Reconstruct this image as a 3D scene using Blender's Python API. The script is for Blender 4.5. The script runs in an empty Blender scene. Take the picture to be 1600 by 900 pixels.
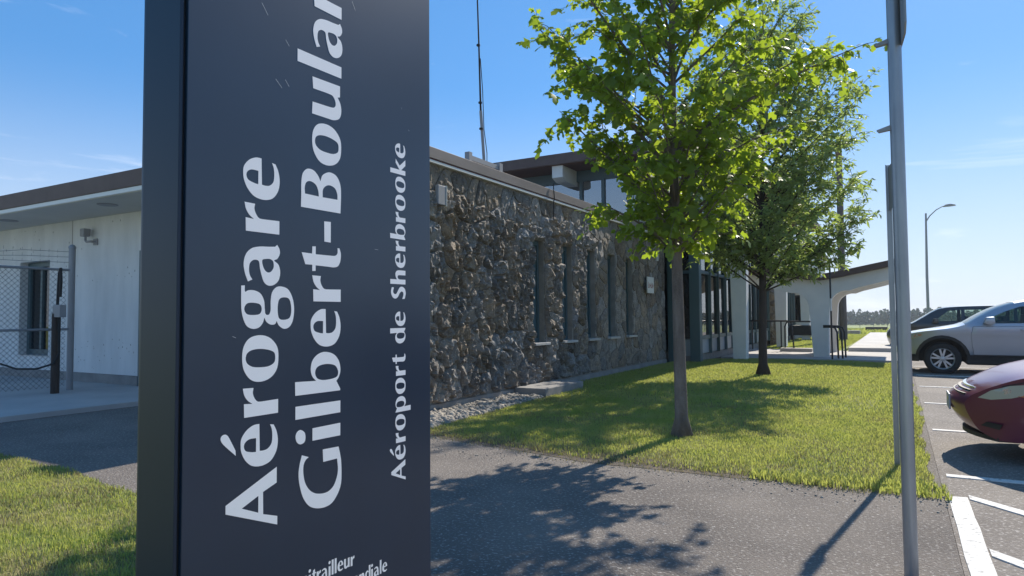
import bpy, bmesh, math, random
import numpy as np
from math import sin, cos, tan, pi, radians, sqrt
from mathutils import Vector, Matrix, noise
from mathutils.geometry import tessellate_polygon, delaunay_2d_cdt

random.seed(7)
rng = np.random.default_rng(7)
SC = bpy.context.scene
COL = SC.collection

# ------------------------------------------------------------------ camera
cam_d = bpy.data.cameras.new("camera")
cam = bpy.data.objects.new("camera", cam_d)
COL.objects.link(cam)
cam_d.sensor_width = 36.0
cam_d.lens = 1042.0 / 1600.0 * 36.0
cam_d.clip_start = 0.05
cam_d.clip_end = 5000.0
tilt, roll, yaw = radians(2.432), radians(-0.439), radians(30.0)
f0 = Vector((-sin(yaw), cos(yaw), 0)); r0 = Vector((cos(yaw), sin(yaw), 0)); u0 = Vector((0, 0, 1))
Fv = cos(tilt) * f0 + sin(tilt) * u0
uv = -sin(tilt) * f0 + cos(tilt) * u0
Rv = cos(roll) * r0 + sin(roll) * uv
Uv = -sin(roll) * r0 + cos(roll) * uv
cam.matrix_world = Matrix(((Rv.x, Uv.x, -Fv.x, 5.32), (Rv.y, Uv.y, -Fv.y, -6.83), (Rv.z, Uv.z, -Fv.z, 1.25), (0, 0, 0, 1)))
SC.camera = cam
SC.render.resolution_x, SC.render.resolution_y = 1024, 576

# ------------------------------------------------------------------ sky, sun, exposure
SUN_EL, SUN_AZ = radians(41.0), radians(8.0)      # azimuth from +Y towards +X
world = bpy.data.worlds.new("World")
SC.world = world
world.use_nodes = True
wn, wl = world.node_tree.nodes, world.node_tree.links
wn.clear()
w_out = wn.new("ShaderNodeOutputWorld")
w_bg = wn.new("ShaderNodeBackground")
w_sky = wn.new("ShaderNodeTexSky")
w_sky.sky_type = 'NISHITA'
w_sky.sun_disc = False
w_sky.sun_elevation = SUN_EL
w_sky.sun_rotation = SUN_AZ
w_sky.altitude = 200
w_sky.air_density = 1.0
w_sky.dust_density = 0.25
w_sky.ozone_density = 4.0
w_bg.inputs["Strength"].default_value = 0.10
w_tc = wn.new("ShaderNodeTexCoord")
w_map = wn.new("ShaderNodeMapping")
w_map.inputs["Scale"].default_value = (1.6, 1.2, 7.0)
w_map.inputs["Location"].default_value = (0.35, 1.3, 0.2)
w_map.inputs["Rotation"].default_value = (0.0, 0.12, 0.3)
w_n = wn.new("ShaderNodeTexNoise")
w_n.inputs["Scale"].default_value = 2.1
w_n.inputs["Detail"].default_value = 7
w_n.inputs["Roughness"].default_value = 0.62
w_n.inputs["Distortion"].default_value = 0.5
w_r = wn.new("ShaderNodeValToRGB")
w_r.color_ramp.elements[0].position = 0.585
w_r.color_ramp.elements[0].color = (0, 0, 0, 1)
w_r.color_ramp.elements[1].position = 0.80
w_r.color_ramp.elements[1].color = (0.55, 0.55, 0.55, 1)
w_mix = wn.new("ShaderNodeMixRGB")
w_mix.inputs[2].default_value = (8.6, 8.9, 9.4, 1)
w_hs = wn.new("ShaderNodeHueSaturation")
w_hs.inputs["Saturation"].default_value = 1.22
wl.new(w_tc.outputs["Generated"], w_map.inputs["Vector"])
wl.new(w_map.outputs[0], w_n.inputs["Vector"])
wl.new(w_n.outputs[0], w_r.inputs[0])
wl.new(w_r.outputs[0], w_mix.inputs[0])
wl.new(w_sky.outputs[0], w_hs.inputs["Color"])
w_sep = wn.new("ShaderNodeSeparateXYZ")
wl.new(w_tc.outputs["Generated"], w_sep.inputs[0])
w_hz = wn.new("ShaderNodeMapRange")                 # thin white haze low over the horizon, all round
w_hz.inputs[1].default_value = 0.0; w_hz.inputs[2].default_value = 0.34
w_hz.inputs[3].default_value = 0.72; w_hz.inputs[4].default_value = 0.0
w_hz.interpolation_type = 'SMOOTHSTEP'
wl.new(w_sep.outputs[2], w_hz.inputs[0])
w_hm = wn.new("ShaderNodeMixRGB")
w_hm.inputs[2].default_value = (5.6, 6.1, 6.8, 1)
wl.new(w_hz.outputs[0], w_hm.inputs[0])
w_flat = wn.new("ShaderNodeMixRGB")                # evens out the bright region round the sun
w_flat.inputs[0].default_value = 0.47
w_flat.inputs[2].default_value = (1.0, 3.05, 6.6, 1)
wl.new(w_hs.outputs[0], w_flat.inputs[1])
wl.new(w_flat.outputs[0], w_hm.inputs[1])
wl.new(w_hm.outputs[0], w_mix.inputs[1])
wl.new(w_mix.outputs[0], w_bg.inputs["Color"])
wl.new(w_bg.outputs[0], w_out.inputs["Surface"])

sun_d = bpy.data.lights.new("sun", 'SUN')
sun_d.energy = 4.6
sun_d.angle = radians(0.55)
sun_d.color = (1.0, 0.93, 0.81)
sun = bpy.data.objects.new("sun", sun_d)
COL.objects.link(sun)
sdir = Vector((sin(SUN_AZ) * cos(SUN_EL), cos(SUN_AZ) * cos(SUN_EL), sin(SUN_EL)))
sun.rotation_euler = sdir.to_track_quat('Z', 'Y').to_euler()
sun.location = sdir * 60

SC.view_settings.view_transform = 'Standard'
SC.view_settings.look = 'None'
SC.view_settings.exposure = 0.55
SC.view_settings.gamma = 1.0
SC.view_settings.use_curve_mapping = False

# ------------------------------------------------------------------ materials
def mat(name, col, rough=0.7, var=None, vscale=4.0, vstretch=(1, 1, 1), fine=None, fscale=120.0, metallic=0.0, bump=0.0, bscale=60.0,
        spec=0.5, coat=0.0, transl=0.0, tcol=None, objrand=0.0, detail=5.0, vlo=0.35, vhi=0.65):
    m = bpy.data.materials.new(name)
    m.use_nodes = True
    n, l = m.node_tree.nodes, m.node_tree.links
    b = n["Principled BSDF"]
    b.inputs["Roughness"].default_value = rough
    b.inputs["Metallic"].default_value = metallic
    b.inputs["Specular IOR Level"].default_value = spec
    b.inputs["Coat Weight"].default_value = coat
    b.inputs["Coat Roughness"].default_value = 0.06
    b.inputs["Base Color"].default_value = (*col, 1)
    tc = n.new("ShaderNodeTexCoord")
    src = None
    def noise_tex(scale, stretch=(1, 1, 1), det=detail):
        mp = n.new("ShaderNodeMapping")
        mp.inputs["Scale"].default_value = stretch
        l.new(tc.outputs["Object"], mp.inputs[0])
        t = n.new("ShaderNodeTexNoise")
        t.inputs["Scale"].default_value = scale
        t.inputs["Detail"].default_value = det
        t.inputs["Roughness"].default_value = 0.6
        l.new(mp.outputs[0], t.inputs["Vector"])
        return t
    if var:
        t = noise_tex(vscale, vstretch)
        mr = n.new("ShaderNodeMapRange")
        mr.inputs[1].default_value = vlo; mr.inputs[2].default_value = vhi
        l.new(t.outputs[0], mr.inputs[0])
        mx = n.new("ShaderNodeMixRGB")
        mx.inputs[1].default_value = (*col, 1); mx.inputs[2].default_value = (*var, 1)
        l.new(mr.outputs[0], mx.inputs[0])
        src = mx.outputs[0]
    if fine:
        t = noise_tex(fscale, det=3)
        mr = n.new("ShaderNodeMapRange")
        mr.inputs[1].default_value = 0.55; mr.inputs[2].default_value = 0.70
        l.new(t.outputs[0], mr.inputs[0])
        mx = n.new("ShaderNodeMixRGB")
        if src: l.new(src, mx.inputs[1])
        else: mx.inputs[1].default_value = (*col, 1)
        mx.inputs[2].default_value = (*fine, 1)
        l.new(mr.outputs[0], mx.inputs[0])
        src = mx.outputs[0]
    if objrand:
        oi = n.new("ShaderNodeObjectInfo")
        hs = n.new("ShaderNodeHueSaturation")
        mr = n.new("ShaderNodeMapRange")
        mr.inputs[3].default_value = 1 - objrand; mr.inputs[4].default_value = 1 + objrand
        l.new(oi.outputs["Random"], mr.inputs[0])
        l.new(mr.outputs[0], hs.inputs["Value"])
        wn_ = n.new("ShaderNodeTexWhiteNoise"); wn_.noise_dimensions = '1D'
        l.new(oi.outputs["Random"], wn_.inputs["W"])
        mr2 = n.new("ShaderNodeMapRange")
        mr2.inputs[3].default_value = 0.3; mr2.inputs[4].default_value = 1.5
        l.new(wn_.outputs[0], mr2.inputs[0])
        l.new(mr2.outputs[0], hs.inputs["Saturation"])
        if src: l.new(src, hs.inputs["Color"])
        else: hs.inputs["Color"].default_value = (*col, 1)
        src = hs.outputs[0]
    if src: l.new(src, b.inputs["Base Color"])
    if bump:
        t = noise_tex(bscale, det=4)
        bp = n.new("ShaderNodeBump")
        bp.inputs["Strength"].default_value = bump
        bp.inputs["Distance"].default_value = 0.02
        l.new(t.outputs[0], bp.inputs["Height"])
        l.new(bp.outputs[0], b.inputs["Normal"])
    if transl:
        o = n["Material Output"]
        tr = n.new("ShaderNodeBsdfTranslucent")
        if src and not tcol: l.new(src, tr.inputs["Color"])
        else: tr.inputs["Color"].default_value = (*(tcol or col), 1)
        ms = n.new("ShaderNodeMixShader")
        ms.inputs[0].default_value = transl
        l.new(b.outputs[0], ms.inputs[1]); l.new(tr.outputs[0], ms.inputs[2])
        l.new(ms.outputs[0], o.inputs["Surface"])
    return m

def glass(name, tint, ior=1.6, rough=0.0):
    m = bpy.data.materials.new(name)
    m.use_nodes = True
    n, l = m.node_tree.nodes, m.node_tree.links
    n.remove(n["Principled BSDF"])
    t = n.new("ShaderNodeBsdfTransparent"); t.inputs[0].default_value = (*tint, 1)
    g = n.new("ShaderNodeBsdfGlossy"); g.inputs["Roughness"].default_value = rough
    fr = n.new("ShaderNodeFresnel"); fr.inputs["IOR"].default_value = ior
    ms = n.new("ShaderNodeMixShader")
    l.new(fr.outputs[0], ms.inputs[0]); l.new(t.outputs[0], ms.inputs[1]); l.new(g.outputs[0], ms.inputs[2])
    l.new(ms.outputs[0], n["Material Output"].inputs["Surface"])
    return m

M = {}
M['asphalt'] = mat("asphalt", (0.125, 0.104, 0.090), 0.90, var=(0.20, 0.168, 0.142), detail=8, vscale=1.1, fine=(0.42, 0.385, 0.35), fscale=48, bump=1.0, bscale=70)
M['asphalt_lot'] = mat("asphalt_lot", (0.145, 0.122, 0.105), 0.90, var=(0.23, 0.198, 0.17), detail=8, vscale=0.9, fine=(0.45, 0.41, 0.375), fscale=44, bump=0.7, bscale=60)
M['concrete'] = mat("concrete", (0.40, 0.38, 0.36), 0.85, var=(0.52, 0.49, 0.46), vscale=1.4, bump=0.3, bscale=40)
M['concrete_walk'] = mat("concrete_walk", (0.36, 0.34, 0.33), 0.85, var=(0.46, 0.43, 0.41), vscale=0.8, bump=0.2)
M['concrete_dark'] = mat("concrete_dark", (0.22, 0.21, 0.20), 0.9, var=(0.30, 0.28, 0.26), vscale=3, bump=0.4)
M['col_conc'] = mat("column_concrete", (0.70, 0.68, 0.63), 0.8, var=(0.78, 0.75, 0.69), vscale=2, bump=0.15)
M['white_wall'] = mat("white_painted_concrete", (0.60, 0.595, 0.58), 0.75, var=(0.72, 0.71, 0.69), vscale=2.2, vstretch=(1, 1, .25), fine=None, bump=0.15, bscale=30)
M['soffit'] = mat("soffit_paint", (0.50, 0.49, 0.46), 0.8, var=(0.56, 0.55, 0.52), vscale=1.0)
M['stain'] = mat("wall_chips", (0.24, 0.22, 0.20), 0.9)
M['fascia'] = mat("fascia_brown", (0.092, 0.056, 0.046), 0.6, var=(0.12, 0.076, 0.062), vscale=3)
M['redsoffit'] = mat("soffit_redbrown", (0.11, 0.045, 0.035), 0.7, var=(0.14, 0.06, 0.045), vscale=2)
M['cap'] = mat("cap_metal", (0.17, 0.142, 0.13), 0.55, var=(0.24, 0.20, 0.185), vscale=2, vstretch=(1, .3, 1))
M['white_trim'] = mat("white_trim", (0.72, 0.71, 0.68), 0.5)
M['red_trim'] = mat("dark_red_trim", (0.16, 0.03, 0.025), 0.5)
M['mortar'] = mat("mortar", (0.24, 0.215, 0.185), 0.95, var=(0.32, 0.29, 0.25), vscale=6, bump=0.5, bscale=80)
M['stone'] = mat("field_stone", (0.14, 0.12, 0.103), 0.85, var=(0.26, 0.217, 0.175), vscale=6, fine=(0.40, 0.335, 0.27), fscale=32, objrand=0.32, bump=0.6, bscale=90)
M['gravel'] = mat("gravel", (0.40, 0.345, 0.275), 0.9, var=(0.16, 0.145, 0.13), vscale=22, detail=1)
M['teal'] = mat("teal_metal", (0.06, 0.11, 0.125), 0.45, var=(0.06, 0.105, 0.115), vscale=2)
M['teal_panel'] = mat("teal_panel", (0.06, 0.115, 0.135), 0.35)
M['grey_panel'] = mat("grey_panel", (0.36, 0.38, 0.39), 0.55)
M['glass'] = glass("hall_glass", (0.50, 0.56, 0.58), 4.2)
M['dark_glass'] = glass("dark_glass", (0.16, 0.2, 0.22), 1.9)
M['car_glass'] = glass("car_glass", (0.62, 0.72, 0.66), 1.5)
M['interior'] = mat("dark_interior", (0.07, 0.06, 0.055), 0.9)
M['hall_floor'] = mat("hall_floor", (0.16, 0.15, 0.14), 0.4)
M['galv'] = mat("galvanised_steel", (0.40, 0.41, 0.42), 0.40, var=(0.28, 0.29, 0.31), vscale=8, metallic=0.7, vstretch=(1, 1, .2))
M['galv_dull'] = mat("dull_galvanised", (0.30, 0.30, 0.31), 0.6, metallic=0.4)
M['black_pipe'] = mat("black_pipe", (0.016, 0.016, 0.018), 0.45)
M['black'] = mat("black_rubber", (0.014, 0.014, 0.015), 0.75)
M['signnavy'] = mat("sign_navy", (0.006, 0.020, 0.046), 0.30, var=(0.007, 0.023, 0.052), vscale=3, spec=0.65)
M['sign_end'] = mat("sign_end", (0.013, 0.024, 0.046), 0.40, spec=0.4)
M['sign_dark'] = mat("sign_seam", (0.008, 0.009, 0.012), 0.6)
M['vinyl'] = mat("letter_vinyl", (0.90, 0.87, 0.88), 0.35)
M['scratch'] = mat("scratch", (0.6, 0.6, 0.62), 0.5)
M['field'] = mat("field_grass_ground", (0.17, 0.22, 0.045), 0.95, var=(0.26, 0.27, 0.08), vscale=0.12)
M['lawn'] = mat("lawn_soil", (0.13, 0.16, 0.035), 0.95, var=(0.20, 0.18, 0.07), vscale=1.6, bump=0.6, bscale=30)
M['soil'] = mat("bare_soil", (0.12, 0.09, 0.065), 0.95, var=(0.075, 0.06, 0.045), vscale=7, bump=0.8, bscale=40)
M['grass'] = mat("grass_blades", (0.22, 0.31, 0.055), 0.6, var=(0.42, 0.38, 0.15), vscale=1.6, fine=(0.48, 0.40, 0.18), fscale=16, transl=0.45, tcol=(0.50, 0.53, 0.12), spec=0.3)
M['grass_dry'] = mat("dry_grass", (0.34, 0.28, 0.14), 0.7, var=(0.22, 0.21, 0.07), vscale=4, transl=0.3)
M['maple_leaf'] = mat("maple_leaf", (0.075, 0.13, 0.022), 0.5, var=(0.16, 0.21, 0.035), vscale=9, transl=0.45, tcol=(0.46, 0.60, 0.04), spec=0.35)
M['ash_leaf'] = mat("ash_leaf", (0.17, 0.225, 0.085), 0.40, var=(0.19, 0.24, 0.09), vscale=3, transl=0.48, tcol=(0.42, 0.54, 0.12), spec=0.5)
M['bark'] = mat("bark", (0.22, 0.175, 0.145), 0.9, var=(0.11, 0.085, 0.07), vscale=9, vstretch=(1, 1, .25), bump=0.8, bscale=45)
M['bark_dark'] = mat("bark_dark", (0.07, 0.05, 0.04), 0.9, var=(0.04, 0.03, 0.025), vscale=9, vstretch=(1, 1, .25), bump=0.6)
M['wood_leaf'] = mat("far_foliage", (0.06, 0.095, 0.045), 0.8, var=(0.10, 0.135, 0.06), vscale=0.12, objrand=0)
M['wood_pole'] = mat("utility_pole_wood", (0.15, 0.125, 0.11), 0.9, var=(0.10, 0.085, 0.075), vscale=6, vstretch=(1, 1, .1))
M['paint_white'] = mat("road_paint", (0.68, 0.65, 0.61), 0.8, var=(0.60, 0.57, 0.53), vscale=3, fine=(0.26, 0.25, 0.24), fscale=26, bump=0.3)
M['silver'] = mat("silver_paint", (0.34, 0.38, 0.44), 0.36, metallic=0.6, coat=0.6)
M['darkcar'] = mat("black_paint", (0.014, 0.016, 0.020), 0.30, coat=0.6)
M['redcar'] = mat("red_paint", (0.125, 0.013, 0.045), 0.35, coat=0.5, metallic=0.15)
M['chrome'] = mat("chrome", (0.75, 0.75, 0.76), 0.15, metallic=1.0)
M['rim'] = mat("alloy", (0.55, 0.55, 0.56), 0.35, metallic=0.7)
M['cladding'] = mat("black_cladding", (0.02, 0.02, 0.022), 0.6)
M['lens'] = mat("headlight_lens", (0.42, 0.40, 0.31), 0.25, coat=0.5)
M['amber'] = mat("amber_lens", (0.55, 0.16, 0.05), 0.2, coat=0.8)
M['plate'] = mat("licence_plate", (0.35, 0.36, 0.40), 0.5)
M['red_txt'] = mat("red_print", (0.30, 0.05, 0.04), 0.6)
M['wire'] = mat("fence_wire", (0.05, 0.055, 0.06), 0.6)
M['orange'] = mat("orange", (0.6, 0.18, 0.06), 0.5)

# ------------------------------------------------------------------ object helpers
def link(o, parent=None):
    COL.objects.link(o)
    if parent is not None: o.parent = parent
    return o
def empty(name, loc, label, cat, group=None, rotz=0.0):
    o = bpy.data.objects.new(name, None)
    o.empty_display_size = 0.2
    o.location = loc
    o.rotation_euler = (0, 0, rotz)
    tag(o, label, cat, group)
    return link(o)
def tag(o, label=None, cat=None, group=None, kind=None):
    if label: o['label'] = label
    if cat: o['category'] = cat
    if group: o['group'] = group
    if kind: o['kind'] = kind
    return o
def mesh_obj(name, me, m, parent=None):
    if m is not None and len(me.materials) == 0: me.materials.append(m)
    return link(bpy.data.objects.new(name, me), parent)

class MB:
    """collects shapes for one mesh object"""
    def __init__(s): s.v = []; s.f = []
    def box(s, x0, x1, y0, y1, z0, z1):
        i = len(s.v)
        s.v += [(x0, y0, z0), (x1, y0, z0), (x1, y1, z0), (x0, y1, z0), (x0, y0, z1), (x1, y0, z1), (x1, y1, z1), (x0, y1, z1)]
        s.f += [tuple(i + k for k in q) for q in ((3, 2, 1, 0), (4, 5, 6, 7), (0, 1, 5, 4), (1, 2, 6, 5), (2, 3, 7, 6), (3, 0, 4, 7))]
        return s
    def prism(s, poly, a0, a1, axis='y'):
        """poly of 2D points extruded along an axis: 'y' -> (x,z), 'x' -> (y,z), 'z' -> (x,y)"""
        i = len(s.v); n = len(poly)
        def P(p, a): return {'y': (p[0], a, p[1]), 'x': (a, p[0], p[1]), 'z': (p[0], p[1], a)}[axis]
        s.v += [P(p, a0) for p in poly] + [P(p, a1) for p in poly]
        tri = tessellate_polygon([[Vector((p[0], p[1], 0)) for p in poly]])
        for t in tri:
            s.f.append(tuple(i + k for k in t)); s.f.append(tuple(i + n + k for k in reversed(t)))
        for k in range(n):
            j = (k + 1) % n
            s.f.append((i + k, i + j, i + n + j, i + n + k))
        return s
    def tube(s, pts, r, n=8, cap=True):
        pts = [Vector(p) for p in pts]
        rs = r if isinstance(r, (list, tuple)) else [r] * len(pts)
        i0 = len(s.v)
        ref = None
        for k, p in enumerate(pts):
            d = (pts[min(k + 1, len(pts) - 1)] - pts[max(k - 1, 0)]).normalized()
            if ref is None:
                ref = Vector((1, 0, 0)) if abs(d.x) < 0.8 else Vector((0, 1, 0))
            a = (ref - d * ref.dot(d)).normalized()
            ref = a
            b = d.cross(a)
            for q in range(n):
                t = 2 * pi * q / n
                s.v.append(tuple(p + (a * cos(t) + b * sin(t)) * rs[k]))
        for k in range(len(pts) - 1):
            for q in range(n):
                a = i0 + k * n + q; b = i0 + k * n + (q + 1) % n
                s.f.append((a, b, b + n, a + n))
        if cap:
            s.f.append(tuple(i0 + q for q in reversed(range(n))))
            e = i0 + (len(pts) - 1) * n
            s.f.append(tuple(e + q for q in range(n)))
        return s
    def lathe(s, prof, c, axis='y', n=28):
        """prof: list of (radius, offset along axis)"""
        i0 = len(s.v)
        for r, a in prof:
            for q in range(n):
                t = 2 * pi * q / n
                u, w = r * cos(t), r * sin(t)
                s.v.append({'y': (c[0] + u, c[1] + a, c[2] + w), 'z': (c[0] + u, c[1] + w, c[2] + a), 'x': (c[0] + a, c[1] + u, c[2] + w)}[axis])
        for k in range(len(prof) - 1):
            for q in range(n):
                a = i0 + k * n + q; b = i0 + k * n + (q + 1) % n
                s.f.append((a, b, b + n, a + n))
        return s
    def quad(s, a, b, c, d):
        i = len(s.v); s.v += [a, b, c, d]; s.f.append((i, i + 1, i + 2, i + 3)); return s
    def sheet(s, poly, z):
        i = len(s.v); s.v += [(p[0], p[1], z) for p in poly]
        for t in tessellate_polygon([[Vector((p[0], p[1], 0)) for p in poly]]): s.f.append(tuple(i + k for k in t))
        return s
    def build(s, name, m, parent=None, smooth=False, bevel=0.0, fix=True):
        me = bpy.data.meshes.new(name)
        me.from_pydata([tuple(p) for p in s.v], [], s.f)
        if fix:
            bm = bmesh.new(); bm.from_mesh(me)
            bmesh.ops.recalc_face_normals(bm, faces=bm.faces)
            if bevel:
                ed = [e for e in bm.edges if len(e.link_faces) == 2 and e.calc_face_angle(0) > 0.6]
                bmesh.ops.bevel(bm, geom=ed, offset=bevel, segments=2, affect='EDGES', profile=0.6)
            bm.to_mesh(me); bm.free()
        if smooth:
            me.polygons.foreach_set("use_smooth", [True] * len(me.polygons))
            if smooth != 'full':
                try: me.set_sharp_from_angle(angle=radians(40))
                except Exception: pass
        me.update()
        return mesh_obj(name, me, m, parent)

def arrays_mesh(name, verts, faces, m, parent=None, smooth=False):
    """verts (N,3), faces (K,n) numpy arrays -> one mesh object"""
    me = bpy.data.meshes.new(name)
    nv, nf, k = len(verts), len(faces), faces.shape[1]
    me.vertices.add(nv); me.vertices.foreach_set("co", np.ascontiguousarray(verts, dtype=np.float32).ravel())
    me.loops.add(nf * k); me.loops.foreach_set("vertex_index", np.ascontiguousarray(faces, dtype=np.int32).ravel())
    me.polygons.add(nf)
    me.polygons.foreach_set("loop_start", np.arange(0, nf * k, k, dtype=np.int32))
    me.polygons.foreach_set("loop_total", np.full(nf, k, dtype=np.int32))
    if smooth: me.polygons.foreach_set("use_smooth", np.ones(nf, dtype=bool))
    me.update(calc_edges=True)
    return mesh_obj(name, me, m, parent)

def scatter(tv, tf, pos, rot, scale):
    """copies template verts tv (V,3) and faces tf (F,k) to pos (N,3) with rot (N,3,3), scale (N,) or (N,3)"""
    N, V = len(pos), len(tv)
    sc = scale[:, None, None] if scale.ndim == 1 else scale[:, None, :]
    P = np.einsum('nij,nvj->nvi', rot, tv[None] * sc) + pos[:, None]
    Fc = (tf[None] + (np.arange(N) * V)[:, None, None]).reshape(-1, tf.shape[1])
    return P.reshape(-1, 3), Fc

def frames(normal, direction):
    """rotation matrices whose columns are x=side, y=direction, z=normal"""
    y = direction / np.linalg.norm(direction, axis=1, keepdims=True)
    x = np.cross(y, normal); x /= np.linalg.norm(x, axis=1, keepdims=True) + 1e-9
    z = np.cross(x, y)
    return np.stack([x, y, z], axis=2)

def pip(p, poly):
    x, y = p; r = False; n = len(poly); j = n - 1
    for i in range(n):
        xi, yi = poly[i]; xj, yj = poly[j]
        if (yi > y) != (yj > y) and x < (xj - xi) * (y - yi) / (yj - yi) + xi: r = not r
        j = i
    return r
# ================================================================== GROUND
fb_ = MB()
fy = [-60, 38, 60, 90, 140, 220, 320, 450, 640]; fz = [-0.06, -0.06, -0.35, -0.9, -1.8, -2.8, -3.4, -3.6, -3.6]
for a_, c_, za_, zc_ in zip(fy[:-1], fy[1:], fz[:-1], fz[1:]): fb_.quad((-260, a_, za_), (520, a_, za_), (520, c_, zc_), (-260, c_, zc_))
tag(fb_.build("field", M['field'], fix=False), kind='structure')
o = MB().prism([(-4.2, -4.6), (5.56, -7.5), (5.56, 12.0), (2.0, 17.9), (-1.0, 17.9), (-1.0, 0.3), (-4.2, 0.3)], -0.08, 0.0, 'z').build("asphalt_path", M['asphalt']); tag(o, kind='structure')
o = MB().prism([(5.563, -9), (40, -9), (40, 42), (5.563, 42)], -0.08, -0.004, 'z').build("parking_lot", M['asphalt_lot']); tag(o, kind='structure')
o = MB().prism([(-18, -9), (-4.2, -9), (-4.2, 0.14), (-18, 0.14)], -0.06, 0.07, 'z').build("concrete_pavement", M['concrete_walk'], bevel=0.008); tag(o, kind='structure')

def ragged(pts, amp, step, seed):
    """polyline with an irregular edge"""
    out = []
    for (a, b) in zip(pts[:-1], pts[1:]):
        L = math.dist(a, b); n = max(2, int(L / step))
        nx, ny = -(b[1] - a[1]) / L, (b[0] - a[0]) / L
        for k in range(n):
            t = k / n
            x, y = a[0] + (b[0] - a[0]) * t, a[1] + (b[1] - a[1]) * t
            d = amp * noise.noise(Vector((x * 2.1 + seed, y * 2.1, 0))) + amp * 0.5 * noise.noise(Vector((x * 7 + seed, y * 7, 3)))
            out.append((x + nx * d, y + ny * d))
    out.append(pts[-1])
    return out
lawn_poly = ragged([(0.75, -1.02), (1.6, -1.18), (2.9, -1.42), (4.2, -1.44), (5.1, -1.42), (5.5, -1.40), (5.53, 2.0), (5.50, 7.0), (5.42, 12.2)], 0.07, 0.12, 1) + \
    ragged([(5.42, 12.2), (3.7, 12.75), (2.1, 12.75), (0.9, 12.4)], 0.03, 0.3, 5) + [(0.5, 10.9), (0.12, 10.4), (0.12, 4.0), (0.62, 3.8), (0.62, 2.3)] + \
    ragged([(0.62, 2.3), (0.66, 1.0), (0.75, -1.02)], 0.05, 0.15, 8)
o = MB().sheet(lawn_poly, 0.0015).build("lawn", M['lawn']); tag(o, kind='structure')
front_poly = ragged([(-4.19, -3.7), (-1.9, -3.80), (-0.66, -3.84), (0.57, -3.99), (2.0, -4.14), (3.6, -4.42), (5.2, -5.2)], 0.06, 0.12, 11) + [(5.2, -7.6), (-4.19, -8.9)]
o = MB().sheet(front_poly, 0.0015).build("sign_lawn", M['lawn']); tag(o, kind='structure')
# lawns beyond the entrance
o = MB().prism([(2.1, 18.0), (3.7, 17.6), (3.9, 38), (1.6, 38), (1.6, 31)], -0.03, 0.018, 'z').build("far_lawn", M['field']); tag(o, kind='structure')
o = MB().prism([(0.95, 17.95), (2.1, 18.0), (1.6, 30.9), (0.95, 30.9)], -0.03, 0.016, 'z').build("inner_lawn", M['field']); tag(o, kind='structure')

def blades(name, poly, dens, hgt, m, parent=None, wid=0.006, dmask=None, xr=None, seed=1):
    r = np.random.default_rng(seed)
    xs = [p[0] for p in poly]; ys = [p[1] for p in poly]
    x0, x1, y0, y1 = min(xs), max(xs), min(ys), max(ys)
    n = int(dens * (x1 - x0) * (y1 - y0))
    P = np.stack([r.uniform(x0, x1, n), r.uniform(y0, y1, n)], 1)
    px = np.array(poly); inside = np.zeros(n, bool); j = len(px) - 1
    for i in range(len(px)):
        xi, yi = px[i]; xj, yj = px[j]
        c = ((yi > P[:, 1]) != (yj > P[:, 1])) & (P[:, 0] < (xj - xi) * (P[:, 1] - yi) / (yj - yi + 1e-12) + xi)
        inside ^= c; j = i
    P = P[inside]
    if dmask is not None: P = P[dmask(P, r)]
    n = len(P)
    az = r.uniform(0, 2 * pi, n); lean = r.uniform(0.1, 1.0, n)
    patch = np.array([noise.noise(Vector((p[0] * 2.3, p[1] * 2.3, 7.0))) for p in P]) if n < 90000 else np.sin(P[:, 0] * 5 + np.sin(P[:, 1] * 3)) * 0.4
    h = hgt * r.uniform(0.5, 1.25, n) * (1 + 0.45 * patch)
    w = wid * r.uniform(0.7, 1.3, n)
    dx, dy = np.cos(az), np.sin(az)
    sx, sy = -dy, dx
    z0 = np.full(n, 0.004) if name != 'field_grass' else np.interp(P[:, 1], [38, 60, 90, 140], [-.06, -.35, -.9, -1.8])
    def pt(u, along, z): return np.stack([P[:, 0] + sx * u + dx * along, P[:, 1] + sy * u + dy * along, z], 1)
    v = np.stack([pt(-w / 2, 0 * h, z0), pt(w / 2, 0 * h, z0), pt(w / 3, lean * h * 0.35, z0 + h * 0.65), pt(-w / 3, lean * h * 0.35, z0 + h * 0.65), pt(0 * w, lean * h * 0.85, z0 + h * 0.95)], 1).reshape(-1, 3)
    base = np.arange(n) * 5
    f = np.concatenate([np.stack([base, base + 1, base + 2], 1), np.stack([base, base + 2, base + 3], 1), np.stack([base + 3, base + 2, base + 4], 1)])
    o = arrays_mesh(name, v, f, m, parent)
    tag(o, kind='stuff')
    return o
near_part = [(max(0.1, x), y) for x, y in lawn_poly if y <= 3.0]
def patchy(P, k=1.15, seed=0.0):
    return np.array([noise.noise(Vector((p[0] * k + seed, p[1] * k, 2))) + 0.6 * noise.noise(Vector((p[0] * k * 3.1, p[1] * k * 3.1 + seed, 5))) for p in P])
def dryness(P):
    d = P[:, 1] - np.interp(P[:, 0], [0.7, 1.6, 2.9, 5.5], [-1.0, -1.18, -1.42, -1.42])
    edge = np.clip(1 - d / 0.75, 0, 1) * np.interp(P[:, 0], [0.7, 3.6, 4.6, 5.6], [.85, .75, .3, .1])
    return np.clip(0.18 + 0.75 * patchy(P) + edge, 0, 0.92)
def dryness_left(P): return np.clip(0.36 + 0.85 * patchy(P, 1.6, 4.0), 0.05, 0.9)
def edge_thin(P, r):
    d = P[:, 1] - np.interp(P[:, 0], [0.7, 1.6, 2.9, 5.5], [-1.0, -1.18, -1.42, -1.42])
    bare = np.exp(-((P[:, 0] - 2.2) / 1.1) ** 2) * 0.8 + 0.25
    return r.uniform(0, 1, len(P)) > np.where(d < 0.42, (1 - d / 0.42) * bare * 1.4, 0)
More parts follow.
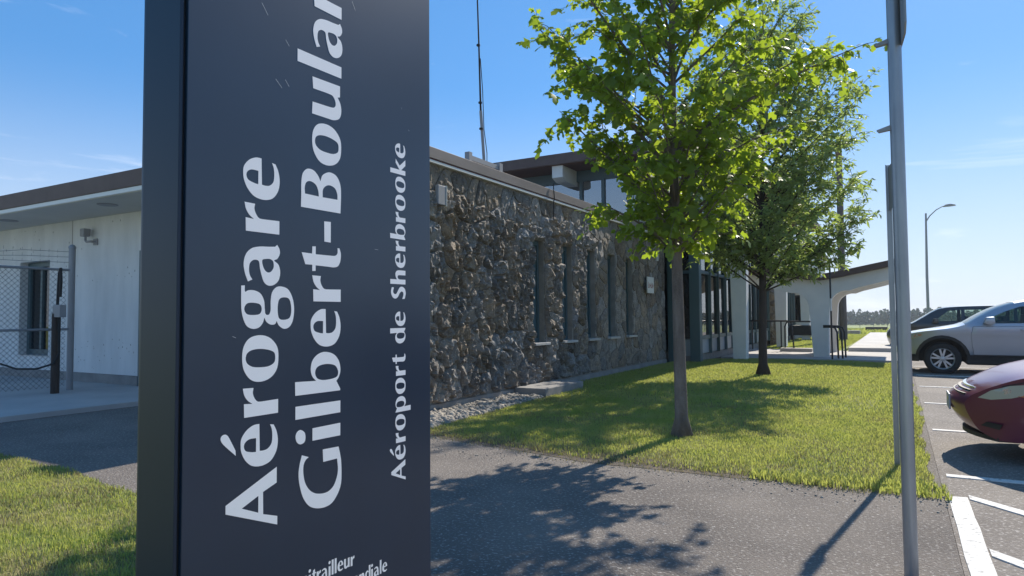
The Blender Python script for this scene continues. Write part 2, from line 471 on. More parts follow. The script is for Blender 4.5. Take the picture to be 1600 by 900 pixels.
blades("grass", [(x, y) for x, y in lawn_poly if True], 2300, 0.042, M['grass'], dmask=lambda P, r: (P[:, 1] > 2.5) & (r.uniform(0, 1, len(P)) < 0.75), wid=0.010, seed=3)
bpy.data.objects["grass"].name = "lawn_grass"
def near_mask(P, r): return (P[:, 1] <= 2.6) & (r.uniform(0, 1, len(P)) > dryness(P) * .85)
blades("grass", [(x, y) for x, y in lawn_poly], 6200, 0.031, M['grass'], dmask=near_mask, wid=0.0065, seed=4)
blades("grass", front_poly, 6200, 0.034, M['grass'], dmask=lambda P, r: (P[:, 0] < 3.2) & (P[:, 1] > -6.4) & (P[:, 0] > -3.6) & (r.uniform(0, 1, len(P)) > dryness_left(P) * .9), wid=0.0055, seed=5)
# dry thatch along the trodden edge and taller weeds at the corner
blades("dry_grass", [(x, y) for x, y in lawn_poly], 2600, 0.032, M['grass_dry'], dmask=lambda P, r: (P[:, 1] < 2.6) & (r.uniform(0, 1, len(P)) < dryness(P)), wid=0.007, seed=6)
blades("weeds", [(4.3, -1.52), (5.6, -1.50), (5.58, -1.15), (4.3, -1.25)], 3000, 0.055, M['grass'], wid=0.011, seed=8)
blades("dry_grass", front_poly, 4200, 0.030, M['grass_dry'], dmask=lambda P, r: (P[:, 0] < 3.2) & (P[:, 1] > -6.4) & (P[:, 0] > -3.6) & (r.uniform(0, 1, len(P)) < dryness_left(P)), wid=0.006, seed=9)
blades("far_lawn_grass", [(1.0, 17.95), (2.1, 18.0), (3.6, 17.6), (3.85, 38), (1.6, 38), (1.6, 30.8), (1.0, 30.8)], 520, 0.06, M['grass'], wid=0.022, seed=14)
blades("field_grass", [(-2, 45), (6.5, 45), (12, 100), (-10, 100)], 26, 0.28, M['grass'], wid=0.10, seed=10)
o = MB().sheet(ragged([(0.8, -1.08), (1.6, -1.27), (2.9, -1.52), (4.2, -1.52), (4.9, -1.46)], 0.05, 0.1, 21) + ragged([(4.9, -1.38), (3.0, -1.15), (0.8, -0.9)], 0.10, 0.1, 23), 0.003).build("bare_soil", M['soil']); tag(o, kind='structure')

# gravel strip at the foot of the stone wall
ico = bmesh.new(); bmesh.ops.create_icosphere(ico, subdivisions=1, radius=1.0)
ico.verts.ensure_lookup_table()
ICO_V = np.array([v.co[:] for v in ico.verts]); ICO_F = np.array([[v.index for v in f.verts] for f in ico.faces]); ico.free()
def pebbles(name, n, xr, yr, size, m, z=0.0, seed=1, mask=None):
    r = np.random.default_rng(seed)
    pos = np.stack([r.uniform(*xr, n), r.uniform(*yr, n), np.full(n, z)], 1)
    if mask: pos = pos[mask(pos)]
    n = len(pos)
    q = r.normal(size=(n, 3)); d = r.normal(size=(n, 3))
    rot = frames(q, d)
    sc = np.exp(r.normal(0, 0.3, n))[:, None] * size * r.uniform(0.6, 1.2, (n, 3))
    v, f = scatter(ICO_V, ICO_F, pos, rot, sc)
    o = arrays_mesh(name, v, f, m); tag(o, kind='stuff'); return o
pebbles("gravel", 2600, (0.02, 0.80), (-1.15, 2.32), 0.030, M['gravel'], 0.012, 2, mask=lambda p: p[:, 0] < np.interp(p[:, 1], [-1.1, 1.0, 2.3], [0.80, 0.68, 0.60]))
pebbles("grit", 1500, (0.8, 5.6), (-1.9, -1.15), 0.0055, M['gravel'], 0.002, 12, mask=lambda p: (p[:, 1] < np.interp(p[:, 0], [0.7, 1.6, 2.9, 5.5], [-1.05, -1.22, -1.45, -1.42])) & (np.random.default_rng(3).uniform(0, 1, len(p)) < np.clip((p[:, 1] + 1.95) / .6, 0, 1)))
blades("dry_grass", ragged([(0.9, -1.22), (1.6, -1.36), (2.9, -1.62), (4.2, -1.62), (5.5, -1.56)], 0.06, 0.15, 51) + [(5.5, -1.36), (2.9, -1.36), (0.9, -1.0)], 900, 0.024, M['grass_dry'], wid=0.006, seed=16)
o = MB().prism([(0.0, -1.15), (0.8, -1.15), (0.70, 1.0), (0.62, 2.33), (0.0, 2.33)], -0.02, 0.006, 'z').build("gravel_bed", M['soil']); tag(o, kind='structure')

# painted lines of the parking lot
def line(name, poly, z=0.003):
    o = MB().prism(poly, -0.004, z, 'z').build(name, M['paint_white']); tag(o, kind='structure'); return o
for y in (-0.66, 1.68, 4.16, 6.60, 9.02, 11.44, 13.86):
    line("stall_line", [(5.61, y - 0.045), (10.4, y - 0.05), (10.4, y + 0.05), (5.61, y + 0.045)])
line("edge_line", ragged([(5.585, -1.36), (5.582, -7.6)], 0.008, 0.25, 31) + ragged([(5.70, -7.6), (5.695, -1.34)], 0.008, 0.25, 33))
for y in (-1.36, -2.57, -3.78, -4.99):
    line("hatch_line", [(5.705, y - 0.02), (6.9, y - 1.32), (6.9, y - 1.13), (5.705, y + 0.10)])
# entrance slab, raised walk and steps
o = MB().prism([(0.9, 12.78), (5.30, 12.75), (5.30, 17.0), (0.9, 17.9)], -0.05, 0.05, 'z').build("entrance_pavement", M['concrete_walk'], bevel=0.01); tag(o, kind='structure')
o = MB().box(3.93, 5.22, 17.02, 36.8, -0.02, 0.17).build("raised_walk", M['concrete'], bevel=0.01); tag(o, kind='structure')
o = MB().box(2.0, 2.95, 16.2, 16.6, 0.0, 0.16).build("entrance_kerb", M['concrete'], bevel=0.01); tag(o, kind='structure')
o = MB().box(1.6, 3.1, 43.5, 44.4, -0.25, 0.12).build("concrete_pad", M['concrete_dark'], bevel=0.01); tag(o, "long low concrete pad lying in the grass past the utility pole", "concrete pad")
o = MB().box(3.1, 4.6, 52.5, 53.8, -0.35, 0.20).build("concrete_pad", M['interior'], bevel=0.01); tag(o, "dark low block lying in the field behind the raised walk", "concrete pad")
o = MB().box(0.04, 0.60, 2.36, 3.78, -0.02, 0.13).build("concrete_slab", M['concrete_dark'], bevel=0.012); tag(o, "flat weathered concrete slab lying against the foot of the stone wall", "slab")
# ================================================================== STONE WING
wing = empty("stone_building", (0, 0, 0), "low building faced in rough dark field stone with narrow slot windows", "building")
SLOTS = [(3.06, 3.50), (4.19, 4.65), (5.31, 5.75), (6.43, 6.87), (7.52, 7.96)]
SZ0, SZ1, WEND, WTOP = 0.79, 2.56, 10.42, 3.31
b = MB()
edges = [0.0] + [e for s_ in SLOTS for e in s_] + [WEND]
for k in range(0, len(edges), 2): b.box(-0.32, 0.0, edges[k], edges[k + 1], -0.1, WTOP)
for (a, c) in SLOTS:
    b.box(-0.32, 0.0, a, c, -0.1, SZ0); b.box(-0.32, 0.0, a, c, SZ1, WTOP)
b.box(-1.2, -0.32, 0.0, 0.3, -0.1, WTOP)
wall = b.build("wall", M['mortar'], wing)
MB().box(-0.02, 0.035, -0.02, WEND, -0.1, 0.10).build("plinth", M['concrete_dark'], wing)
# parapet cap
cap = MB().box(-0.42, 0.075, -0.06, WEND + 0.1, WTOP + 0.03, WTOP + 0.18).build("parapet_cap", M['cap'], wing, bevel=0.006)
MB().box(-0.40, 0.058, -0.045, WEND + 0.1, WTOP + 0.012, WTOP + 0.029).build("drip_strip", M['red_trim'], cap)
MB().box(-0.40, 0.068, -0.055, WEND + 0.1, WTOP - 0.022, WTOP + 0.0115).build("white_strip", M['white_trim'], cap)
MB().box(-14, -0.43, 0.2, 11.0, 3.20, 3.30).build("flat_roof", M['concrete_dark'], wing)
# slot windows
for i, (a, c) in enumerate(SLOTS):
    fr = MB()
    fr.box(-0.20, -0.10, a + 0.002, a + 0.06, SZ0 + 0.01, SZ1 - 0.002).box(-0.20, -0.10, c - 0.06, c - 0.002, SZ0 + 0.01, SZ1 - 0.002)
    fr.box(-0.20, -0.10, a + 0.06, c - 0.06, SZ0 + 0.01, SZ0 + 0.08).box(-0.20, -0.10, a + 0.06, c - 0.06, SZ1 - 0.08, SZ1 - 0.002)
    w = fr.build("window", M['teal'], wing)
    MB().box(-0.15, -0.13, a + 0.06, c - 0.06, SZ0 + 0.08, SZ1 - 0.08).build("pane", M['teal_panel'], w)
    MB().box(-0.095, 0.10, a - 0.06, c + 0.05, SZ0 - 0.035, SZ0 + 0.008).build("sill", M['concrete'], w, bevel=0.005)
MB().box(-0.36, -0.325, 2.5, 8.6, 0.5, 2.8).build("wall_backing", M['interior'], wing)

# --- stones: jittered Voronoi cells, each stone its own mesh
def clip(poly, a, b_, c):
    """keep a*x+b*y<=c"""
    out = []
    n = len(poly)
    for i in range(n):
        p, q = poly[i], poly[(i + 1) % n]
        dp, dq = a * p[0] + b_ * p[1] - c, a * q[0] + b_ * q[1] - c
        if dp <= 0: out.append(p)
        if (dp < 0 < dq) or (dq < 0 < dp):
            t = dp / (dp - dq)
            out.append((p[0] + (q[0] - p[0]) * t, p[1] + (q[1] - p[1]) * t))
    return out
def area(poly):
    return abs(sum(poly[i][0] * poly[(i + 1) % len(poly)][1] - poly[(i + 1) % len(poly)][0] * poly[i][1] for i in range(len(poly)))) / 2
def voronoi(w0, w1, h0, h1, nx, nz, rnd):
    pts = []
    for j in range(nz):
        for i in range(nx):
            pts.append((w0 + (i + 0.5 * (j % 2) + 0.25 + rnd.uniform(-.52, .52)) * (w1 - w0) / nx, h0 + (j + 0.5 + rnd.uniform(-.5, .5)) * (h1 - h0) / nz))
    cells = []
    for i, p in enumerate(pts):
        poly = [(w0, h0), (w1, h0), (w1, h1), (w0, h1)]
        for j, q in enumerate(pts):
            if i == j or abs(q[0] - p[0]) > 1.4 or abs(q[1] - p[1]) > 1.4: continue
            a, b_ = q[0] - p[0], q[1] - p[1]
            poly = clip(poly, a, b_, (q[0] ** 2 + q[1] ** 2 - p[0] ** 2 - p[1] ** 2) / 2)
            if len(poly) < 3: break
        if len(poly) >= 3: cells.append(poly)
    return cells
def cut_slots(cells):
    out = []
    for c in cells:
        pieces = [c]
        for (a, e) in SLOTS:
            nxt = []
            for p in pieces:
                xs = [q[0] for q in p]; zs = [q[1] for q in p]
                if max(xs) <= a or min(xs) >= e or max(zs) <= SZ0 - .04 or min(zs) >= SZ1: nxt.append(p); continue
                L, R = clip(p, 1, 0, a), clip(p, -1, 0, -e)
                mid = clip(clip(p, -1, 0, -a), 1, 0, e) if len(p) > 2 else []
                B = clip(mid, 0, 1, SZ0 - .04) if len(mid) > 2 else []
                T = clip(mid, 0, -1, -SZ1) if len(mid) > 2 else []
                nxt += [x for x in (L, R, B, T) if len(x) > 2]
            pieces = nxt
        out += [p for p in pieces if len(p) > 2 and area(p) > 0.010]
    return out
def inset(poly, d):
    n = len(poly)
    if sum(poly[i][0] * poly[(i + 1) % n][1] - poly[(i + 1) % n][0] * poly[i][1] for i in range(n)) < 0: poly = poly[::-1]
    res = poly
    for i in range(n):
        p, q = poly[i], poly[(i + 1) % n]
        L = math.dist(p, q)
        if L < 1e-6: continue
        nx, ny = (q[1] - p[1]) / L, -(q[0] - p[0]) / L
        res = clip(res, nx, ny, nx * p[0] + ny * p[1] - d)
        if len(res) < 3: return []
    return res
def stone(poly, step, amp, seed, to3d, parent):
    p = inset(poly, 0.006 if amp > .8 else 0.011)
    if len(p) < 3 or area(p) < 0.006: return False
    n = len(p); q = []
    for i in range(n):                               # rounded corners
        a, c = p[i], p[(i + 1) % n]
        q += [(a[0] * .80 + c[0] * .20, a[1] * .80 + c[1] * .20), (a[0] * .20 + c[0] * .80, a[1] * .20 + c[1] * .80)]
    ring = []
    for i in range(len(q)):
        a, c = q[i], q[(i + 1) % len(q)]
        k = max(1, int(math.dist(a, c) / (step * 1.5)))
        for j in range(k): ring.append((a[0] + (c[0] - a[0]) * j / k, a[1] + (c[1] - a[1]) * j / k))
    xs = [a[0] for a in ring]; zs = [a[1] for a in ring]
    cx, cz = sum(xs) / len(xs), sum(zs) / len(zs)
    def dedge(x, z):
        d = 9
        for i in range(len(q)):
            a, c = q[i], q[(i + 1) % len(q)]
            L2 = (c[0] - a[0]) ** 2 + (c[1] - a[1]) ** 2 + 1e-12
            t = max(0, min(1, ((x - a[0]) * (c[0] - a[0]) + (z - a[1]) * (c[1] - a[1])) / L2))
            d = min(d, math.hypot(x - a[0] - t * (c[0] - a[0]), z - a[1] - t * (c[1] - a[1])))
        return d
    inner = []
    z = min(zs); row = 0
    while z < max(zs):
        x = min(xs) + (step / 2 if row % 2 else 0)
        while x < max(xs):
            jx, jz = x + random.uniform(-.3, .3) * step, z + random.uniform(-.3, .3) * step
            if pip((jx, jz), q) and dedge(jx, jz) > step * 0.5: inner.append((jx, jz))
            x += step
        z += step * 0.87; row += 1
    planes = [(random.uniform(0.55, 1.0), random.uniform(-1.5, 1.5), random.uniform(-.7, .7)) for _ in range(4)]
    offs = random.uniform(-0.008, 0.014)
    so = Vector((seed * 3.1, seed * 1.7, 0))
    size = max(0.12, sqrt(area(p)))
    def hgt(x, z):
        fac = min(a * 0.045 + bx * (x - cx) * .36 + bz * (z - cz) * .32 for a, bx, bz in planes)
        v = Vector((x * 6.5, z * 3.6, 0)) + so
        dd, cc = noise.voronoi(Vector((x * 11, z * 6.5, 0)) + so, distance_metric='DISTANCE')
        c0 = cc[0]
        sl = noise.cell_vector(c0 * 7.31)
        crag = (sl.z - .5) * .036 + (x - (c0.x - so.x) / 11) * (sl.x - .60) * 1.25 + (z - (c0.y - so.y) / 6.5) * (sl.y - .6) * .9
        r1 = 1 - abs(noise.noise(v)) * 2.6
        r2 = 1 - abs(noise.noise(Vector((x * 19, z * 8, 2)) + so)) * 2.4
        r3 = noise.noise(Vector((x * 38, z * 22, 4)) + so)
        h = 0.016 + 0.024 * amp + amp * (offs + max(-0.02, fac) * 0.55 + crag * 1.1 + r1 * 0.012 + r2 * 0.012 + r3 * 0.007)
        return max(0.012, h * min(1, 0.70 + dedge(x, z) / (0.05 * size * 2.2)))
    pts2 = ring + inner
    nr = len(ring)
    vv, ee, ff, _, _, _ = delaunay_2d_cdt([Vector(a) for a in pts2], [(i, (i + 1) % nr) for i in range(nr)], [], 1, 1e-5)
    V = []; Fc = []
    on_ring = {}
    for i, a in enumerate(vv):
        d = dedge(a.x, a.y)
        V.append(to3d(a.x, a.y, 0.016 + 0.012 * abs(noise.noise(Vector((a.x * 9, a.y * 9, 1)))) if d < 1e-4 else hgt(a.x, a.y)))
    for t in ff: Fc.append(tuple(t))
    k0 = len(V)
    vi = {}
    for i, a in enumerate(vv): vi[(round(a.x, 4), round(a.y, 4))] = i
    idx = [vi.get((round(a[0], 4), round(a[1], 4))) for a in ring]
    for a in ring: V.append(to3d(cx + (a[0] - cx) * 1.02, cz + (a[1] - cz) * 1.02, -0.012))
    for i in range(nr):
        j = (i + 1) % nr
        if idx[i] is not None and idx[j] is not None: Fc.append((idx[j], idx[i], k0 + i, k0 + j))
    me = bpy.data.meshes.new("stone")
    me.from_pydata(V, [], Fc); me.update()
    mesh_obj("stone", me, M['stone'], parent)
    return True
rs = random.Random(6)
cells = cut_slots(voronoi(0.0, WEND, 0.11, WTOP - 0.025, 28, 9, rs))
cells.sort(key=lambda c: sum(p[0] for p in c) / len(c))
ns = 0
for k, c in enumerate(cells):
    yc = sum(p[0] for p in c) / len(c); zc = sum(p[1] for p in c) / len(c)
    step = 0.024 if yc < 3.2 else 0.036 if yc < 5.5 else 0.065
    amp = (1.0 if yc < 4.6 else 0.72 if yc < 5.8 else 0.34) * (0.35 if zc > 2.90 else 1.0)
    if stone(c, step, amp, k, lambda y, z, h: (h, y, z), wall): ns += 1
ret = voronoi(-1.2, 0.0, 0.1, WTOP - 0.03, 3, 8, rs)
for k, c in enumerate(ret):
    if ns < 298 and stone(c, 0.08, 0.8, 900 + k, lambda x, z, h: (x, -h, z), wall): ns += 1
print("stones", ns)

# things fixed to the stone wall
o = MB().box(0.06, 0.115, 0.26, 0.44, 2.74, 3.0).build("wall_box", M['galv_dull'], None, bevel=0.008); tag(o, "small grey metal box fixed high on the stone wall beside the sign", "junction box")
MB().box(0.06, 0.12, 0.4425, 0.452, 2.73, 3.01).build("conduit_strip", M['white_trim'], o)
wsn = empty("wall_sign", (0.12, 8.92, 1.96), "small white sign with faded red lettering on the stone wall", "sign")
MB().box(-0.01, 0.012, -0.24, 0.24, -0.17, 0.22).build("sign_plate", M['white_trim'], wsn)
b = MB()
for q, (y0, h_) in enumerate(((-0.19, .15), (-0.08, .12), (0.02, .14), (0.12, .13))):
    b.box(0.0125, 0.014, y0, y0 + 0.02, -0.05, -0.05 + h_).box(0.0125, 0.014, y0 + 0.02, y0 + 0.065, -0.05 + (q % 2) * 0.05, -0.03 + (q % 2) * 0.05).box(0.0125, 0.014, y0 + 0.055, y0 + 0.072, -0.03, 0.05)
b.build("sign_print", M['red_txt'], wsn)
o = MB().tube([(0.10, 9.55, 2.62), (0.10, 9.55, 2.86)], 0.035, 10).build("wall_lamp", M['white_trim'], None); tag(o, "slim white lamp tube on the stone wall above the small sign", "wall lamp")
MB().box(0.0, 0.10, 9.53, 9.57, 2.72, 2.76).build("bracket", M['galv_dull'], o)
cb = MB().tube([(0.10, 3.72, 3.60), (0.105, 3.70, 3.50), (0.10, 3.74, 3.36), (0.09, 3.72, 3.22), (0.085, 3.73, 2.95)], 0.010, 6).build("roof_cable", M['black']); tag(cb, "short black cable hanging over the parapet edge of the stone wall", "cable")

# mast and its bracket on the roof
mast = empty("antenna_mast", (-1.5, 3.95, 3.3), "thin dark antenna mast rising from the flat roof of the stone building", "antenna")
pts = [(0.0, 0.0, 0.0), (0.005, -0.02, 1.0), (-0.01, -0.10, 1.9), (-0.0, -0.17, 3.2), (0.0, -0.24, 4.6), (0.0, -0.30, 7.5)]
MB().tube(pts[:3], 0.030, 8).build("pole", M['galv_dull'], mast, smooth=True)
MB().tube(pts[1:], [0.022, 0.020, 0.016, 0.013, 0.008], 8).build("whip", M['black'], mast, smooth=True)
MB().tube([(0.04, 0.03, 0.2), (0.05, 0.02, 1.1), (0.03, -0.05, 1.55), (0.035, -0.10, 2.3), (0.02, -0.15, 2.9)], 0.009, 6).build("cable", M['black'], mast, smooth=True)
for zz in (1.55, 2.05, 3.15): MB().lathe([(0.02, -0.02), (0.036, -0.015), (0.036, 0.015), (0.02, 0.02)], (0, -0.03 - 0.05 * zz, zz), 'z', 10).build("clamp", M['black'], mast)
rb = empty("roof_bracket", (-1.45, 3.9, 3.3), "grey steel roof frame bracing the foot of the antenna mast", "roof bracket")
MB().box(-0.05, 0.05, -0.62, -0.52, 0.0, 0.98).build("upright", M['galv_dull'], rb)
MB().box(-0.05, 0.05, 0.46, 0.58, 0.0, 0.98).build("upright", M['galv_dull'], rb)
MB().box(-0.03, 0.03, -0.52, 0.46, 0.84, 0.93).build("crossbar", M['galv_dull'], rb)

# ================================================================== WHITE WING
ww = empty("white_building", (-8, 0.15, 0), "white painted concrete wing with a wide overhanging brown edged roof", "building")
ww_inv = Matrix.Translation((8, -0.15, 0))
def wbuild(mb, name, m, parent=None, **k):
    o = mb.build(name, m, parent if parent else ww, **k)
    if parent is None: o.location = (8, -0.15, 0)
    return o
b = MB()
wx = [(-20, -10.70), (-9.50, -6.40), (-5.42, -1.21)]
for (a, c) in wx: b.box(a, c, 0.15, 0.45, 0.24, 3.2)
b.box(-10.70, -9.50, 0.15, 0.45, 0.24, 0.52).box(-10.70, -9.50, 0.15, 0.45, 2.46, 3.2).box(-6.40, -5.42, 0.15, 0.45, 2.48, 3.2)
ww_wall = wbuild(b, "wall", M['white_wall'])
wbuild(MB().box(-20, -6.41, 0.135, 0.45, -0.05, 0.235).box(-5.41, -1.21, 0.135, 0.45, -0.05, 0.235), "plinth", M['concrete_dark'])
b = MB().box(-8.672, -8.655, 0.1465, 0.16, 0.25, 3.2)
MBs = b.build("panel_joint", M['stain'], ww_wall)
# paint chips near the ground and under the soffit
b = MB(); r_ = random.Random(3)
for _ in range(150):
    x = r_.uniform(-12, -6.5); z = (r_.uniform(0.25, 0.9) if r_.random() < .6 else r_.uniform(1.9, 3.15))
    if -10.8 < x < -9.4 and .4 < z < 2.6: continue
    w_, h_ = r_.uniform(.004, .014), r_.uniform(.008, .035)
    b.box(x, x + w_, 0.147, 0.151, z, z + h_)
chips = b.build("paint_chips", M['stain'], ww_wall); chips['kind'] = 'stuff'
rf = wbuild(MB().box(-20, -1.0, -1.0, 6.0, 3.27, 3.53), "roof", M['fascia'], bevel=0.01)
MB().box(-20, -1.02, -0.985, 6.0, 3.20, 3.265).build("fascia_trim", M['white_trim'], rf)
MB().box(-20, -1.03, -0.95, 0.14, 3.19, 3.1995).build("soffit", M['soffit'], rf)
for (x, y) in ((-6.18, -0.55), (-9.6, -0.55), (-13.0, -0.55)):
    s = MB().lathe([(0.0, -0.012), (0.15, -0.012), (0.16, -0.004), (0.16, 0.0)], (x, y, 3.188), 'z', 20).build("soffit_lamp", M['galv_dull'], rf)
# window
b = MB().box(-10.70, -10.60, 0.30, 0.40, 0.53, 2.455).box(-9.60, -9.50, 0.30, 0.40, 0.53, 2.455).box(-10.60, -9.60, 0.30, 0.40, 0.53, 0.64).box(-10.60, -9.60, 0.30, 0.40, 2.36, 2.455).box(-10.18, -10.10, 0.30, 0.40, 0.64, 2.36)
w = wbuild(b, "window", M['teal'])
MB().box(-10.60, -10.18, 0.345, 0.36, 0.64, 2.36).build("pane", M['dark_glass'], w)
MB().box(-10.10, -9.60, 0.345, 0.36, 0.64, 2.36).build("pane", M['dark_glass'], w)
MB().box(-10.699, -9.501, 0.13, 0.29, 0.5205, 0.5295).build("sill", M['concrete'], w)
MB().box(-11.5, -8.7, 1.2, 1.3, 0.2, 3.1).build("window_backing", M['interior'], w)
# door
d = wbuild(MB().box(-6.34, -5.48, 0.22, 0.27, 0.09, 2.42), "door", M['white_wall'])
MB().box(-6.398, -6.342, 0.14, 0.30, 0.09, 2.478).box(-5.478, -5.422, 0.14, 0.30, 0.09, 2.478).box(-6.342, -5.478, 0.14, 0.30, 2.422, 2.478).build("frame", M['teal'], d)
MB().lathe([(0.0, -0.07), (0.025, -0.06), (0.025, -0.045), (0.01, -0.04), (0.01, 0)], (-5.56, 0.22, 1.1), 'y', 12).build("handle", M['galv_dull'], d)
for zz in (0.35, 1.3, 2.2): MB().tube([(-6.335, 0.205, zz), (-6.335, 0.205, zz + .12)], 0.014, 8).build("hinge", M['galv_dull'], d)
for ch in list(ww.children_recursive):
    if ch.parent is not ww: ch.location = (0, 0, 0)
# lamp with sensor
fl = empty("flood_lamp", (-7.86, 0.145, 2.72), "small grey wall lamp on a bent arm fixed to the white wall", "lamp")
MB().box(-0.02, 0.11, -0.02, 0.0, -0.06, 0.06).build("mount", M['galv_dull'], fl)
MB().tube([(0.05, -0.02, 0), (0.05, -0.10, 0.0), (-0.06, -0.12, 0.0), (-0.10, -0.12, 0.03), (-0.10, -0.12, 0.10)], 0.022, 8).build("arm", M['galv_dull'], fl, smooth=True)
MB().box(-0.17, -0.03, -0.19, -0.06, 0.10, 0.25).build("lamp_head", M['galv_dull'], fl, bevel=0.015)

# chain link fence running away from the white wall
FX = -6.80
fn = empty("chain_link_fence", (FX, -0.8, 0.07), "chain link fence topped with barbed wire before the white wall", "fence")
def fb(mb, name, m, parent=None, **k):
    o = mb.build(name, m, parent or fn, **k)
    if parent is None: o.location = (-FX, 0.8, -0.07)
    return o
pst = fb(MB().tube([(FX, -0.78, 0.02), (FX, -0.78, 2.46)], 0.052, 14), "post", M['galv_dull'], smooth=True)
MB().lathe([(0.060, 0), (0.058, .03), (0.03, .06), (0, .065)], (FX, -0.78, 2.46), 'z', 14).build("post_cap", M['galv_dull'], pst, smooth=True)
fb(MB().tube([(FX, -3.4, 0.02), (FX, -3.4, 2.4)], 0.035, 12), "post", M['galv_dull'], smooth=True)
for z_, nm in ((2.09, "top_rail"), (1.09, "middle_rail")):
    fb(MB().tube([(FX, -0.80, z_), (FX, -6.0, z_)], 0.022, 10), nm, M['galv_dull'], smooth=True)
b = MB()
p_ = 0.085; z0, z1, ya, yb = 0.13, 2.10, -0.86, -3.36
k = -40
yy = ya + (z1 - z0)
while yy > yb:
    for sgn in (1, -1):
        # line y = yy - (z - z0)  (or mirrored), clipped to the panel
        a = []
        for (zt) in (z0, z1):
            y_ = yy - (zt - z0) if sgn == 1 else yy - (z1 - zt)
            a.append((y_, zt))
        (y1_, za), (y2_, zb) = a
        def at(y): return za + (zb - za) * (y - y1_) / (y2_ - y1_)
        if y1_ > ya: y1n = ya; za2 = at(ya)
        elif y1_ < yb: y1n = yb; za2 = at(yb)
        else: y1n, za2 = y1_, za
        if y2_ > ya: y2n = ya; zb2 = at(ya)
        elif y2_ < yb: y2n = yb; zb2 = at(yb)
        else: y2n, zb2 = y2_, zb
        if abs(y1n - y2n) > 0.02:
            b.tube([(FX - 0.012 - 0.004 * sgn, y1n, za2), (FX - 0.012 - 0.004 * sgn, y2n, zb2)], 0.0030, 3, cap=False)
    yy -= p_
msh = fb(b, "chain_mesh", M['wire'], fix=False); msh['kind'] = 'stuff'
for q, z_ in enumerate((2.22, 2.31, 2.40)):
    b = MB().tube([(FX, -0.80, z_), (FX, -1.5, z_ - 0.02), (FX, -2.3, 2.20 + 0.03 * q), (FX, -3.4, z_), (FX, -6, z_)], 0.004, 4)
    for y_ in np.arange(-1.0, -5.5, -0.13): b.tube([(FX - .02, y_, z_ - .025), (FX + .02, y_ - .015, z_ + .02)], 0.003, 3)
    fb(b, "barbed_wire", M['galv_dull'])
bp = empty("steel_bollard", (-6.44, -1.18, 0.07), "dark steel post with a small box and hanging cable before the fence", "post")
MB().tube([(0, 0, 0), (0, 0, 1.28)], 0.062, 16).build("post", M['bark_dark'], bp, smooth=True)
MB().box(-0.02, 0.20, -0.05, 0.05, 1.22, 1.42).build("socket_box", M['galv_dull'], bp, bevel=0.008)
MB().tube([(0.12, -0.02, 1.24), (0.16, -0.03, 0.95), (0.15, -0.02, 0.65), (0.05, -0.05, 0.48), (-0.15, -0.2, 0.40), (-0.45, -0.35, 0.40), (-0.8, -0.6, 0.55), (-1.0, -0.8, 0.62)], 0.016, 6).build("cable", M['black'], bp, smooth=True)
MB().tube([(-0.09, 0.05, 1.2), (-0.085, 0.06, 1.6), (-0.06, 0.06, 1.95), (-0.02, 0.06, 2.02), (0.0, 0.06, 1.8), (-0.02, 0.06, 1.55)], 0.022, 6).build("hose_loop", M['black'], bp, smooth=True)
# ================================================================== GLASS HALL
HY0, HY1, HX = 10.99, 30.2, 0.75
hall = empty("glass_hall", (0, HY0, 0), "tall glazed terminal hall with teal mullions behind the two trees", "building")
def hb(mb, name, m, parent=None, **k):
    o = mb.build(name, m, parent or hall, **k)
    if parent is None: o.location = (0, -HY0, 0)
    return o
hb(MB().box(-7, HX - 0.03, HY0 + 0.03, HY1, -0.1, 0.2), "foundation", M['concrete_dark'])
hb(MB().box(-6.8, HX - 0.2, HY0 + 0.2, HY1, 0.205, 0.23), "floor", M['hall_floor'])
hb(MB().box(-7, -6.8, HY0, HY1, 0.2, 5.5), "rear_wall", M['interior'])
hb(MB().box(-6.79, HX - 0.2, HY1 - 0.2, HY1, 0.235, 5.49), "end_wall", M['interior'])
roof = hb(MB().box(-7.5, 2.0, 9.95, 31.0, 5.52, 5.82), "roof", M['fascia'], bevel=0.01)
MB().box(-7.4, 1.93, 10.02, 30.95, 5.505, 5.5195).build("soffit", M['redsoffit'], roof)
for x in (-2.92, -6.4, 0.55):
    MB().prism([(10.06, 5.504), (10.06, 5.17), (10.30, 5.08), (11.6, 5.04), (11.6, 5.504)], x - 0.165, x + 0.165, 'x').build("roof_beam", M['col_conc'], roof)
# end wall over the stone wing: clerestory
mx = [-6.7, -5.2, -3.92, -2.62, -1.93, -1.16, -0.38, 0.40]
hb(MB().box(-6.8, HX - 0.14, HY0 + 0.02, HY0 + 0.14, 5.18, 5.50), "header", M['teal'])
for a in mx[1:-1]: hb(MB().box(a - 0.045, a + 0.045, HY0 + 0.0, HY0 + 0.15, 3.30, 5.18), "mullion", M['teal'])
for a, c in zip(mx[:-1], mx[1:]): hb(MB().box(a + 0.046, c - 0.046, HY0 + 0.07, HY0 + 0.085, 3.40, 5.178), "pane", M['glass'])
hb(MB().box(-6.8, 0.0, HY0 + 0.02, HY0 + 0.14, 3.30, 3.398), "sill", M['teal'])
# return wall beside the stone wall
hb(MB().box(-0.03, 0.10, 10.80, 10.98, 0.0, 3.28), "mullion", M['teal'])
hb(MB().box(0.10, 0.56, 10.95, 10.97, 0.62, 3.28), "pane", M['dark_glass'])
hb(MB().box(0.10, 0.56, 10.94, 10.98, 0.16, 0.60), "panel", M['grey_panel'])
hb(MB().box(0.10, 0.56, 10.93, 10.985, 2.36, 2.44), "transom", M['teal'])
hb(MB().box(0.30, 0.34, 10.90, 10.949, 0.62, 2.36), "mullion", M['teal'])
